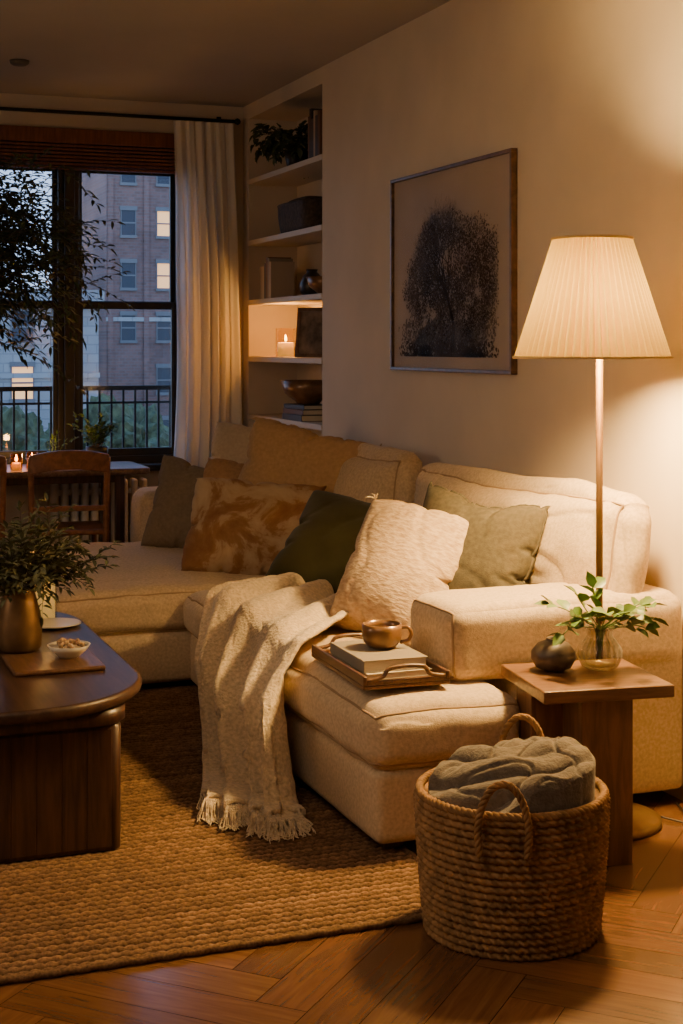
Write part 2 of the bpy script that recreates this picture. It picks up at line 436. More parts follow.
def leafVF(V,F,p,d,up,L,W,fold=.25,curl=.15):
    d=Vector(d).normalized(); up=Vector(up); s=d.cross(up)
    if s.length<1e-4: s=d.cross(Vector((1,0,0)))
    s.normalize(); n=s.cross(d)
    i=len(V)
    V+= [p, p+d*L*.3+s*W*.42+n*W*fold, p+d*L*.65+s*W*.38+n*(W*fold-L*curl*.5), p+d*L-n*L*curl, p+d*L*.65-s*W*.38+n*(W*fold-L*curl*.5), p+d*L*.3-s*W*.42+n*W*fold, p+d*L*.3, p+d*L*.65-n*L*curl*.5]
    F+= [(i,i+6,i+1),(i+1,i+6,i+7,i+2),(i+2,i+7,i+3),(i,i+5,i+6),(i+5,i+4,i+7,i+6),(i+4,i+3,i+7)]
def rv(k=1): return Vector((R()*2-1,R()*2-1,R()*2-1))*k
def sprig(SV,SF,LV,LF,p,d,length,L,W,droop=.3,step=.02,rad=.003,sub=0,start=.15,wob=.25):
    p=Vector(p); d=Vector(d).normalized(); P=[p.copy()]; n=max(4,int(length/step)); side=1
    for i in range(n):
        d=(d+Vector((0,0,-droop/n))+rv(wob/n*1.5)).normalized()
        p=p+d*(length/n); P.append(p.copy())
        if i/n>=start:
            side=-side
            ax=d.cross(Vector((0,0,1)))
            if ax.length<.05: ax=Vector((1,0,0))
            ax.normalize(); ld=(d*.6+ax*side*.8+rv(.45)).normalized()
            leafVF(LV,LF,p.copy(),ld,Vector((0,0,1))+rv(.4),L*(.7+.5*R()),W*(.7+.5*R()))
        if sub and i%max(1,int(n/5))==1 and i>1:
            sprig(SV,SF,LV,LF,p.copy(),(d+rv(.9)),length*.45,L,W,droop,step,rad*.6,sub-1,.1,wob)
    leafVF(LV,LF,p.copy(),d,Vector((0,0,1)),L,W)
    tubeVF(P,rad,SV,SF,5,rf=lambda t:rad*(1-.7*t))

# ---------------------------------------------------------------- room shell
XL=-2.4; YF=-1.6
def build_floor():
    V=[];F=[];UV=[];C=[]
    W=.128;n=6;g=.0009; c45=math.cos(math.radians(45))
    def plank(x0,y0,x1,y1,hor):
        cx=(x0+x1)/2*W; cy=(y0+y1)/2*W
        X=(cx-cy)*c45; Y=(cx+cy)*c45
        if not(XL-.3<X<X_W+.3 and YF-.3<Y<Y_B+.1): return
        pts=[(x0*W+g,y0*W+g),(x1*W-g,y0*W+g),(x1*W-g,y1*W-g),(x0*W+g,y1*W-g)]
        i=len(V)
        for a,b in pts: V.append(((a-b)*c45,(a+b)*c45,0))
        F.append((i,i+1,i+2,i+3))
        o=R()*50; Ln=n*W
        UV.extend([(o,o),(o+Ln,o),(o+Ln,o+W),(o,o+W)] if hor else [(o,o),(o,o+W),(o+Ln,o+W),(o+Ln,o)])
        k=.78+.40*R(); C.extend([(k,k*(.95+.08*R()),k*(.9+.12*R()),1)]*4)
    for i in range(-140,160):
        for k in range(-18,18):
            ox=i+k*2*n; oy=i
            plank(ox,oy,ox+n,oy+1,True); plank(ox,oy+1,ox+1,oy+n+1,False)
    nb=len(F)
    boxVF((XL-.1,YF-.1,-.12),(X_W+.05,Y_B+.1,-.0015),V,F)
    while len(UV)<nb*4+24: UV.append((0,0)); C.append((.12,.1,.1,1))
    o=meshobj('floor',V,F,M['floor'],smooth=False)
    uvl=o.data.uv_layers.new(name='UVMap')
    for i,u in enumerate(UV): uvl.data[i].uv=u
    ca=o.data.color_attributes.new('pcol','FLOAT_COLOR','CORNER')
    for i,u in enumerate(C): ca.data[i].color=u
    struct(o,'oak herringbone parquet floor')
build_floor()
struct(boxes('ceiling',[((XL-.1,YF-.1,Z_C),(X_W+.5,Y_B+.2,Z_C+.12))],M['ceil']))
AY0,AY1,AZ=7.49,8.83,2.88; AX=X_W+.32
struct(boxes('wall_right',[((X_W,YF,0),(X_W+.4,AY0,Z_C)),((X_W,AY0,AZ),(X_W+.4,AY1,Z_C)),((X_W,AY1,0),(X_W+.4,Y_B+.2,Z_C)),((AX,AY0,0),(X_W+.4,AY1,AZ))],M['wall']),'cream plaster wall with shelf alcove')
WX0,WX1,WZ0,WZ1=.55,2.36,.74,2.76
struct(boxes('wall_back',[((XL,Y_B,0),(WX0,Y_B+.2,Z_C)),((WX1,Y_B,0),(X_W,Y_B+.2,Z_C)),((WX0,Y_B,0),(WX1,Y_B+.2,WZ0)),((WX0,Y_B,WZ1),(WX1,Y_B+.2,Z_C))],M['wall']))
struct(boxes('wall_left',[((XL-.15,YF,0),(XL,Y_B+.2,Z_C))],M['wall']))
struct(boxes('wall_front',[((XL,YF-.15,0),(X_W,YF,Z_C))],M['wall']))
struct(boxes('baseboard_right',[((X_W-.012,YF,0),(X_W,AY0,.11))],M['trim'],bevel=.004))
struct(boxes('baseboard_back',[((XL,Y_B-.016,0),(X_W-.012,Y_B,.11))],M['trim'],bevel=.004))
def window(name,x0,x1):
    y0,y1=Y_B+.02,Y_B+.12; z0,z1=WZ0,2.62; fw_=.034
    fr=boxes(name,[((x0,y0,z0),(x0+fw_,y1,z1)),((x1-fw_,y0,z0),(x1,y1,z1)),((x0+fw_,y0,z1-.05),(x1-fw_,y1,z1)),((x0+fw_,y0,z0),(x1-fw_,y1,z0+.05))],M['black'],bevel=.004)
    struct(fr,'dark framed double hung sash window')
    mid=1.716
    for nm,a,b,yy in (('upper_sash',mid-.02,z1-.05,y0+.055),('lower_sash',z0+.05,mid+.02,y0+.02)):
        xa,xb=x0+fw_,x1-fw_; w=.027
        s=boxes(nm,[((xa,yy,a),(xa+w,yy+.03,b)),((xb-w,yy,a),(xb,yy+.03,b)),((xa+w,yy,a),(xb-w,yy+.03,a+.045)),((xa+w,yy,b-.045),(xb-w,yy+.03,b))],M['black'],fr,bevel=.003)
        boxes('glass_pane',[((xa+w,yy+.012,a+.045),(xb-w,yy+.017,b-.045))],M['pane'],s)
window('window_1',1.665,2.34)
window('window_2',.87,1.605)
struct(boxes('trim_1',[((1.605,Y_B-.01,WZ0),(1.665,Y_B+.13,2.62))],M['black'],bevel=.005),'dark window mullion')
struct(boxes('trim_2',[((WX0,Y_B+.01,WZ0),(.87,Y_B+.13,2.62)),((2.34,Y_B+.01,WZ0),(WX1,Y_B+.13,2.62)),((WX0,Y_B+.01,2.62),(WX1,Y_B+.13,WZ1))],M['black']),'dark window casing')
struct(boxes('trim_3',[((WX0-.04,Y_B-.08,WZ0-.04),(WX1+.04,Y_B+.02,WZ0))],M['black'],bevel=.006),'dark window sill')
bl=thing('window_blind','stained brown wooden blind gathered at window top','blind',(1.45,Y_B-.05,2.52))
sl=[]
boxes('headrail',[((-.92,-.03,.16),(.90,.03,.25))],M['blind'],bl,bevel=.004)
for i in range(7): sl.append(((-.91,-.028,.006+i*.022),(.89,.028,.020+i*.022)))
boxes('slat_stack',sl,M['blind'],bl,bevel=.002)
shelfz=[2.50,2.12,1.75,1.40,1.04]
for i,z in enumerate(shelfz):
    s=boxes('wall_shelf',[((X_W-.005,AY0,z-.032),(AX,AY1,z))],M['trim'],bevel=.003)
    tag(s,'painted cream wooden alcove shelf','shelf','alcove shelves')
sd=lathe('smoke_detector',[(0,-.025),(.035,-.025),(.048,-.016),(.052,0),(0,0)],surf('detector_plastic',(.10,.09,.08),.6),loc=(1.18,7.9,Z_C)); tag(sd,'small round dark ceiling smoke detector','smoke detector')

cr=thing('curtain_rod','thin black metal curtain rod above window','curtain rod',(1.45,Y_B-.11,2.86))
tube('rod',[(-1.2,0,0),(1.2,0,0)],.011,M['metal'],cr,seg=10)
for xx in (-1.21,1.21):
    lathe('finial',[(0,-.022),(.016,-.014),(.022,0),(.016,.014),(0,.022)],M['metal'],cr,(xx,0,0),16)
for xx in (-1.1,1.12):
    boxes('bracket',[((xx-.008,0,-.008),(xx+.008,.11,.008)),((xx-.014,.10,-.04),(xx+.014,.11,.04))],M['metal'],cr)
def curtain():
    V=[];F=[];nu=200;nz=70; x0t,x1t=2.24,2.62
    for j in range(nz+1):
        t=j/nz; z=2.845-t*2.80
        xa=x0t+.035*math.sin(t*3.0)-.05*t*t; xb=x1t+.05*math.sin(t*1.8)
        for i in range(nu+1):
            s=i/nu
            ph=s*math.pi*2*6+2.6*noise.noise(Vector((s*2.3,t*.9,1)))+1.0*noise.noise(Vector((s*6,t*2.5,7)))
            am=(.012+.034*min(1,t*3))*(.6+.8*abs(noise.noise(Vector((s*4,t*1.2,4)))+.4))
            y=Y_B-.12+am*math.sin(ph)+.35*am*math.sin(ph*2.3+1)+.012*noise.noise(Vector((s*9,t*4,2)))
            y=min(y,Y_B-.03)
            x=xa+(xb-xa)*s+.010*math.cos(ph)
            V.append((x,y,z))
    for j in range(nz):
        for i in range(nu):
            a=j*(nu+1)+i; F.append((a,a+1,a+nu+2,a+nu+1))
    o=meshobj('curtain',V,F,M['curtain'],loc=(0,0,0)); tag(o,'long cream linen curtain hanging in soft folds','curtain')
curtain()
ra=thing('radiator','cream painted column radiator below window','radiator',(1.80,Y_B-.08,0))
for i in range(10):
    x=-.27+i*.06
    boxes('radiator_section',[((x-.02,-.045,.10),(x+.02,.045,.66))],M['radiator'],ra,bevel=.016,seg=3)
for z in (.14,.57):
    boxes('radiator_pipe',[((-.29,-.018,z),(.29,.018,z+.035))],M['radiator'],ra,bevel=.006)
for x in (-.27,.27):
    boxes('radiator_foot',[((x-.02,-.02,0),(x+.02,.02,.12))],M['radiator'],ra,bevel=.004)

# ---------------------------------------------------------------- outside
rl=thing('balcony_railing','black iron balcony railing outside the window','railing',(1.7,9.75,.55))
boxes('balcony_deck',[((-1.6,-.55,-.06),(1.6,.06,0))],M['metal'],rl)
boxes('hand_rail',[((-1.6,-.02,.62),(1.6,.02,.65)),((-1.6,-.012,.10),(1.6,.012,.12)),((-1.6,-.012,.53),(1.6,.012,.545))],M['metal'],rl)
bar=None
for i in range(40):
    x=-1.56+i*.08
    if bar is None:
        bar=boxes('baluster',[((-.007,-.007,0),(.007,.007,.62))],M['metal'],rl,loc=(x,0,0))
    else:
        b2=bar.copy(); b2.location=(x,0,0); link(b2); b2.parent=rl
def building(label,x0,x1,y,ztop,m,fx,fz,ww,wh,litset,depth=14,bands=(4.5,11.5),skip=(),pil=0):
    zb=-14
    B=thing('apartment_building',label,'building',((x0+x1)/2,y,zb))
    w=(x1-x0)/2; h=ztop-zb
    boxes('facade',[((-w,0,0),(w,depth,h))],m,B)
    boxes('cornice',[((-w-.25,-.35,h-.7),(w+.25,depth,h+.25))],M['stone'],B)
    for k in bands: boxes('string_course',[((-w-.05,-.14,h-k),(w+.05,0,h-k+.28))],M['stone'],B)
    nx=int(2*w/fx); nz=int((h-2)/fz); cnt=0; mg=(2*w-nx*fx)/2
    if pil:
        for i in range(0,nx+1):
            boxes('brick_pier',[((-w+mg+fx*i-.18,-.16,0),(-w+mg+fx*i+.18,0,h-.7))],m,B)
    first={}
    for i in range(nx):
        for j in range(nz):
            zz=h-2.6-j*fz
            if zz+zb<-6: continue
            if cnt>=95 or (i,j) in skip: continue
            cnt+=1
            xx=-w+fx*(i+.5)+mg
            key='lit' if (i,j) in litset else 'dark'
            mm=M['winlit'] if key=='lit' else M['winglass']
            if key not in first:
                V=[];F=[]
                boxVF((-ww/2-.12,-.16,-.2),(ww/2+.12,.02,0),V,F); boxVF((-ww/2-.12,-.12,wh),(ww/2+.12,.02,wh+.28),V,F); boxVF((-ww/2,-.07,wh/2-.05),(ww/2,.02,wh/2+.05),V,F)
                boxVF((-ww/2-.07,-.07,0),(-ww/2,.02,wh),V,F); boxVF((ww/2,-.07,0),(ww/2+.07,.02,wh),V,F)
                nfr=len(F)
                boxVF((-ww/2,-.03,0),(ww/2,.02,wh),V,F)
                o=meshobj('sash_window',V,F,M['sashpaint'],B,(xx,0,zz),False); o.data.materials.append(mm)
                for k,pl in enumerate(o.data.polygons): pl.material_index=1 if k>=nfr else 0
                first[key]=o
            else:
                o=first[key].copy(); o.location=(xx,0,zz); link(o); o.parent=B
building('red brick apartment tower with a few lit windows',20.8,36.3,100,26,M['brick'],2.5,3.6,.95,1.7,{(1,4),(1,5),(0,8)},skip={(0,7)},bands=(4.5,12.1,22.9),pil=1)
building('pale stone apartment building with dark windows',8.0,16.2,80,4.2,M['stone'],2.3,3.0,1.1,1.7,{(1,1),(2,2)})
building('narrow stone apartment house beyond the balcony',22.4,27.5,124,5.5,M['stone'],2.4,3.4,1.0,1.7,set())
building('grey brick apartment block across the street',-6,9.6,105,9,M['brick2'],3.0,3.5,1.3,2.0,{(4,4)})
gr=boxes('street_ground',[((-80,12,-14.2),(120,180,-14))],surf('asphalt',(.05,.05,.055),.9)); struct(gr)
for k,(tx,ty,tr) in enumerate([(12.9,60,2.6),(7.4,56,2.6),(14.0,50,2.4),(3.0,50,2.4)]):
    T=thing('street_tree','leafy dark green street tree at dusk','tree',(tx,ty,-14),group='trees along the street')
    tube('trunk',[(0,0,0),(.1,0,5),(0,.1,10)],.25,M['bark'],T)
    bm=bmesh.new(); bmesh.ops.create_icosphere(bm,subdivisions=5,radius=tr)
    for v in bm.verts: v.co*=1+.35*noise.noise(v.co*.9+Vector((k*9,0,0)))+.25*noise.noise(v.co*3); v.co.z*=.9
    me=bpy.data.meshes.new('crown'); bm.to_mesh(me); bm.free(); me.materials.append(M['leafstreet'])
    o=bpy.data.objects.new('crown',me); link(o); o.parent=T; o.location=(0,0,10.6)

# ---------------------------------------------------------------- rug
def rug():
    x0,x1,y0,y1=-1.3,1.69,3.46,6.55
    p=.031; nr=int((y1-y0)/p); V=[];F=[];C=[]
    cs=[(-.5,0),(-.40,.62),(-.15,.97),(.15,.97),(.40,.62),(.5,0)]; K=len(cs)
    for r in range(nr):
        yc=y0+(r+.5)*p; base=len(V)
        sx=.0068 if yc<5.0 else .02
        nx=int((x1-x0)/sx)
        tone=.80+.40*R(); off=(r%2)*math.pi+.5*R()
        for i in range(nx+1):
            x=x0+i*sx
            ph=2*math.pi*x/.030+off+.6*noise.noise(Vector((x*3,r*.7,0)))
            nub=abs(math.sin(ph/2))**.8
            hh=.009+.0045*nub+.0015*noise.noise(Vector((x*25,yc*40,1)))
            cell=math.floor(ph/6.283)
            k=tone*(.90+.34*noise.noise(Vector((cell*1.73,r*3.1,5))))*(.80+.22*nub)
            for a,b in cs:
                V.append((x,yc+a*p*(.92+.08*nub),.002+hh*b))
                kk=k*(.20 if abs(a)>.45 else (.78 if abs(a)>.3 else 1.15))  # groove shade between rows painted into the vertex colour
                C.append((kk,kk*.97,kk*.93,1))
        for i in range(nx):
            for j in range(K-1):
                a=base+i*K+j; F.append((a,a+K,a+K+1,a+1))
    i=len(V); V+=[(x0,y0,.003),(x1,y0,.003),(x1,y1,.003),(x0,y1,.003)]; F.append((i,i+1,i+2,i+3)); C+=[(.35,.33,.31,1)]*4
    for e in range(2):
        P=[(x0+i*.012,(y0-.004 if e==0 else y1+.004)+.002*math.sin(i*1.1),.009+.0015*math.cos(i*1.1)) for i in range(int((x1-x0)/.012)+1)]
        n0=len(V); tubeVF(P,.009,V,F,7); C+=[(.85,.83,.79,1)]*(len(V)-n0)
    for xx in (x0,x1):
        P=[(xx+.002*math.sin(i*1.1),y0+i*.012,.009) for i in range(int((y1-y0)/.012)+1)]
        n0=len(V); tubeVF(P,.009,V,F,7); C+=[(.85,.83,.79,1)]*(len(V)-n0)
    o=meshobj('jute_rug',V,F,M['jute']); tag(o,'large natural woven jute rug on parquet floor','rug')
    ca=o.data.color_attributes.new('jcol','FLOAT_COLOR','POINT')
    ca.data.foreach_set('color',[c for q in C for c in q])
rug()

# ---------------------------------------------------------------- sofa
SL=(2.1,6.0,0)
sofa=thing('sectional_sofa','large beige linen sectional sofa with chaise','sofa',SL)
S=M['sofa']
def cu(name,a,b,r=.04,puff=(.01,.01,.01),amp=.004,pipe=False,cuts=26,tilt=0,seed=0,wr=0,post=None,ear=0):
    return cushion(name,a,b,r,puff,amp,S,sofa,SL,pipe,cuts,tilt,seed,wr,post,ear)
cu('base',(1.585,3.90,.04),(2.09,5.14,.255),.03,(.004,.004,.0),.003)
cu('base',(1.62,5.15,.04),(2.66,6.09,.255),.03,(.004,.004,.0),.003)
cu('chaise_base',(.97,6.10,.04),(2.66,7.98,.255),.03,(.004,.006,.0),.003)
cu('seat_deck',(2.10,4.30,.06),(2.60,5.14,.255),.02)
cu('backrest',(2.60,4.24,.06),(2.70,7.96,.72),.04,amp=.003)
cu('arm_panel',(2.11,4.045,.045),(2.712,4.33,.53),.022,(.0,.006,0),.002)
cu('armrest',(1.875,4.025,.452),(2.712,4.36,.68),.055,(.0,.008,.012),.007,pipe='x',seed=3,wr=.006,cuts=44)
cu('armrest',(1.79,7.70,.05),(2.70,7.98,.69),.06,(.012,.008,.012),.006)
cu('seat_cushion',(1.565,3.88,.255),(2.06,5.145,.432),.062,(.018,.020,.040),.011,pipe=True,seed=1,wr=.011,cuts=54)
cu('seat_cushion',(2.06,4.41,.255),(2.56,5.145,.435),.055,(.0,.0,.02),.005)
cu('seat_cushion',(1.585,5.155,.255),(2.56,6.085,.435),.062,(.018,.012,.032),.011,pipe=True,seed=2,wr=.010,cuts=44)
cu('chaise_cushion',(.95,6.095,.255),(2.56,7.70,.435),.058,(.018,.018,.034),.012,pipe=True,seed=5,wr=.011,cuts=50)
def sag(q):
    q=q.copy(); t=max(0,q.z+.1)/.35
    q.z-=.022*t*(.5+.5*math.sin(q.y*3.1+.9)); q.x-=.016*t*math.sin(q.y*2.4+.4)
    return q
cu('back_cushion',(2.46,4.11,.47),(2.63,5.68,.975),.080,(.080,.050,.040),.014,pipe='x',tilt=.11,seed=0,wr=.018,cuts=68,ear=.02,post=sag)
cu('back_cushion',(2.45,5.90,.45),(2.62,6.84,.985),.080,(.085,.048,.048),.014,pipe='x',tilt=.12,seed=4,wr=.018,cuts=56,ear=.02,post=sag)
cu('back_cushion',(2.45,6.98,.45),(2.62,7.62,.95),.072,(.07,.025,.035),.012,pipe='x',tilt=.12,seed=8,wr=.012,cuts=40,ear=.02)
for (x,y,zf) in [(1.66,3.98,.016),(1.68,5.2,.016),(2.6,4.3,0),(1.05,6.2,.016),(1.05,7.85,0),(2.6,7.85,0)]:
    boxes('foot',[((x-.03-SL[0],y-.03-SL[1],zf),(x+.03-SL[0],y+.03-SL[1],.05))],M['walnut'],sofa)

# ---------------------------------------------------------------- throw pillows
pillow('throw_pillow','grey green linen pillow against sofa back',.50,.49,.22,M['khaki'],(2.235,4.635,.722),(-.82,-.48,.32),-.08,chop=.03,seed=3,pipe=True)
o5,cn5=pillow('throw_pillow','textured cream pillow with corner tassels',.46,.51,.25,M['chunky'],(2.030,4.730,.680),(-.66,-.52,.50),-.12,seed=1)
for c_ in cn5:
    VV=[];FF=[]
    for k in range(16):
        a=c_*.985; d=Vector((math.copysign(1,c_.x)*.5,.5,0))+rv(.5)
        tubeVF([a,a+d*.02,a+d*.035+Vector((0,-.012,0))],.0022,VV,FF,4)
    meshobj('tassel',VV,FF,M['throw'],o5)
pillow('throw_pillow','dark olive velvet pillow lying on the seat',.76,.52,.29,M['olivevelvet'],(2.190,5.46,.630),(-.42,-.58,.70),-.20,seed=2)
pillow('throw_pillow','rust and cream marbled pillow on the chaise',.64,.47,.25,M['rust'],(2.01,6.40,.635),(-.42,-.80,.42),-.06,seed=4)
pillow('throw_pillow','large tan linen pillow against sofa back',.68,.66,.27,M['tan'],(2.265,6.56,.765),(-.60,-.70,.32),-.20,seed=5,pipe=True)
pillow('throw_pillow','taupe linen pillow beside the far armrest',.51,.50,.23,M['taupe'],(1.96,7.20,.66),(-.55,-.75,.38),-.10,chop=.03,seed=6)
pillow('throw_pillow','small brown linen pillow beside taupe pillow',.48,.46,.21,M['tan2'],(2.10,6.88,.675),(-.40,-.85,.34),-.15,seed=7)
pillow('throw_pillow','pale linen pillow in the sofa corner',.66,.50,.22,M['pale'],(2.35,7.34,.80),(-.55,-.80,.30),-.12,seed=8)

# ---------------------------------------------------------------- knit throw
def throw():
    near=[(1.97,5.00,.490),(1.80,4.72,.490),(1.62,4.53,.474),(1.550,4.48,.43),(1.528,4.43,.30),(1.528,4.36,.12),(1.53,4.31,.035),(1.52,4.25,.027)]
    far=[(1.94,5.62,.485),(1.79,5.60,.488),(1.60,5.56,.474),(1.545,5.50,.43),(1.515,5.28,.30),(1.475,5.02,.13),(1.42,4.78,.045),(1.35,4.53,.027)]
    A=catmull(near,18);B=catmull(far,18); ns=len(A); nw=200; V=[];F=[]
    for i in range(ns):
        s=i/(ns-1)
        hang=max(0,min(1,(s-.34)/.25)); hang=hang*hang*(3-2*hang)
        for j in range(nw+1):
            w=j/nw
            p=A[i].lerp(B[i],w)
            ph=w*math.pi*2*4.0+2.4*noise.noise(Vector((w*1.8,s*.9,0)))+.8
            f=(.5+.5*math.sin(ph))
            f2=noise.noise(Vector((w*8,s*1.4,4)))
            out=Vector((-1,-.35,0)).normalized()
            amp=.012+.125*hang*(.5+.5*s)
            p=p+out*(f*amp*hang+(f2+.6)*.020*hang)
            top=(1-hang)
            p.z+=top*(.052*f*(.5+.5*w)+.016*(f2+.5)+.022*abs(noise.noise(Vector((s*9,w*7,3)))))+.010
            p+=Vector((0,1,0))*(.036*math.sin(ph+1)*hang)
            p+=noise.noise_vector(Vector((w*26,s*34,2)))*.0038
            if s>.8: p.z=max(p.z,.034+.024*f)
            V.append(p)
    for i in range(ns-1):
        for j in range(nw):
            a=i*(nw+1)+j; F.append((a,a+1,a+nw+2,a+nw+1))
    T=thing('throw_blanket','cream knitted throw draped over sofa seat','blanket',(1.5,4.8,0))
    loc=Vector((1.5,4.8,0))
    o=meshobj('knit_cloth',[v-loc for v in V],F,M['throw'],T)
    md=o.modifiers.new('s','SOLIDIFY'); md.thickness=.016; md.offset=1
    FV=[];FF=[]
    mdir=Vector((-.25,-1,0)).normalized()
    for j in range(0,nw+1,1):
        tw=rv(.22)
        for q in range(4):
            a=V[(ns-1)*(nw+1)+j]-loc
            d=mdir+tw+rv(.16); d.z=0
            L=.07+.04*R(); cv=rv(.014); cv.z=0
            P=[a+rv(.003),a+d*L*.35+Vector((0,0,-.004)),a+d*L*.7+cv,a+d*L]
            P[1].z=max(.025,P[1].z);P[2].z=.0225;P[3].z=.0225
            tubeVF(catmull(P,3),.0017,FV,FF,5)
    fr=meshobj('fringe',FV,FF,M['throw'],T); fr['kind']='stuff'
throw()

# ---------------------------------------------------------------- coffee table
def stadium(cx,x0,x1,y0,y1,r,n=18):
    P=[]
    for (ax,ay,a0) in ((x1-r,y0+r,-90),(x1-r,y1-r,0),(x0+r,y1-r,90),(x0+r,y0+r,180)):
        for k in range(n+1):
            a=math.radians(a0+90*k/n); P.append((ax+r*math.cos(a),ay+r*math.sin(a)))
    return P
def slab(name,P,levels,m,parent,loc=(0,0,0)):
    V=[];F=[];n=len(P)
    for z,ins in levels:
        for i,(x,y) in enumerate(P):
            x0,y0=P[i-1];x1,y1=P[(i+1)%n]; tx,ty=x1-x0,y1-y0; l=math.hypot(tx,ty) or 1
            V.append((x-ty/l*ins,y+tx/l*ins,z))
    for k in range(len(levels)-1):
        for i in range(n):
            j=(i+1)%n; F.append((k*n+i,k*n+j,(k+1)*n+j,(k+1)*n+i))
    F.append(tuple(range(n))[::-1]); F.append(tuple((len(levels)-1)*n+i for i in range(n)))
    o=meshobj(name,V,F,m,parent,loc)
    o.data.polygons[-1].use_smooth=False;o.data.polygons[-2].use_smooth=False
    return o
CT=(.605,4.96,.017)
ct=thing('coffee_table','dark walnut oval coffee table with panelled base','coffee table',CT)
slab('table_top',stadium(0,-.43,.43,-.86,.84,.40),[(.408,.026),(.411,.012),(.418,.003),(.426,0),(.438,0),(.446,.004),(.449,.012)],M['walnut_y'],ct)
slab('apron',stadium(0,-.34,.34,-.77,.75,.10),[(.360,.012),(.368,0),(.409,0)],M['walnut'],ct)
bx=.318; by=.747
slab('base_body',stadium(0,-bx,bx,-by,by,.03),[(0,.004),(.004,0),(.357,0),(.364,.01)],M['walnut'],ct)
bd_=[]
k=-.285
while k<.284:
    bd_.append(((k,-by-.0022,.012),(k+.0700,-by,.350))); k+=.0714
k=-.71
while k<.70:
    bd_.append(((bx,k,.012),(bx+.0022,k+.0700,.350))); k+=.0714
boxes('side_panel',bd_,M['walnut'],ct,bevel=.001)

TZ=.017+.449
def plantvase(name,label,loc,prof,vm,nspr,length,L,W,leafm,spread=.8,droop=.5,seed=1,mouth=.03,z0=.15,step=.014,sub=1,glass=False,smin=.1):
    random.seed(seed)
    T=thing(name,label,'plant',loc)
    lathe('vase',prof,vm,T)
    SV=[];SF=[];LV=[];LF=[]
    for k in range(nspr):
        a=2*math.pi*k/nspr+R()*.5; t=spread*(.25+.75*R())
        d=(math.cos(a)*t,math.sin(a)*t,1)
        sprig(SV,SF,LV,LF,(math.cos(a)*mouth*R(),math.sin(a)*mouth*R(),z0),d,length*(.65+.5*R()),L,W,droop,step,.0025,sub,smin)
    meshobj('stem',SV,SF,M['bark'] if not glass else M['leaf'],T)
    meshobj('foliage',LV,LF,leafm,T)
    return T
plantvase('potted_sprigs','bushy olive sprigs in a bronze vase on coffee table',(.735,4.93,TZ),[(0,0),(.062,0),(.072,.012),(.074,.06),(.070,.12),(.058,.165),(.052,.19),(.058,.205),(.052,.205),(.047,.19),(.05,.12),(0,.1)],M['bronze'],44,.235,.038,.0165,M['leafsage'],1.45,.40,3,.035,.175,.0105,1,False,.24)
bd=boxes('serving_board',[((-.14,-.135,0),(.14,.135,.016))],M['traywood'],loc=(.80,4.66,TZ),bevel=.006); tag(bd,'small rectangular wooden board on coffee table','board')
bw=thing('small_bowl','small white bowl of nuts on wooden board','bowl',(.855,4.69,TZ+.016))
lathe('bowl',[(0,0),(.03,0),(.036,.006),(.055,.022),(.068,.040),(.064,.040),(.05,.024),(.03,.012),(0,.010)],M['white'],bw)
V=[];F=[]
random.seed(5)
for k in range(30):
    a=R()*6.28;r=.045*math.sqrt(R()); c=Vector((r*math.cos(a),r*math.sin(a),.034+.014*R()+(.012 if r<.025 else 0)))
    d=rv(1).normalized()*.009
    tubeVF([c-d,c-d*.5,c,c+d*.5,c+d],.007,V,F,7,rf=lambda t:.007*math.sin(math.pi*(.12+.76*t)))
nu=meshobj('nuts',V,F,surf('nut_shell',(.42,.27,.14),.7,var=.3,vscale=60),bw); nu['kind']='stuff'
sc=lathe('saucer',[(0,0),(.05,0),(.095,.012),(.092,.015),(.05,.005),(0,.005)],M['white'],loc=(.915,5.30,TZ)); tag(sc,'shallow white ceramic saucer on coffee table','saucer')
def light(name,kind,loc,energy,color,size=.05,parent=None,rot=None,sy=None):
    d=bpy.data.lights.new(name,kind); d.energy=energy; d.color=color
    if kind=='AREA':
        d.size=size
        if sy: d.shape='RECTANGLE'; d.size_y=sy
    else: d.shadow_soft_size=size
    o=bpy.data.objects.new(name,d); link(o); o.location=loc
    if rot: o.rotation_euler=rot
    if parent: o.parent=parent
    return o
def candle(label,loc,r,h,en,glassm=None,gh=.05,col=(1,.45,.10),gr=.006):
    C=thing('candle',label,'candle',loc)
    lathe('wax_body',[(0,.002),(r,.002),(r,h-.006),(r-.004,h),(r*.6,h-.008),(0,h-.010)],M['wax'],C,seg=32)
    tube('wick',[(0,0,h-.01),(.001,0,h+.006)],.0012,M['black'],C,seg=5)
    lathe('flame',[(0,h+.004),(.006,h+.011),(.008,h+.020),(.005,h+.034),(0,h+.048)],M['flame'],C,seg=12)
    if glassm:
        lathe('glass_holder',[(0,0),(r+gr,0),(r+gr+.002,.004),(r+gr+.002,h+gh),(r+gr,h+gh),(r+gr-.001,.004),(0,.001)],glassm,C,seg=32)
    light('candle_light','POINT',(0,0,h+.075),en,col,.02,C)
    return C
candle('lit candle in tall clear glass behind the olive sprigs',(.90,5.47,TZ+.001),.046,.25,1.0,M['glass'],.11)

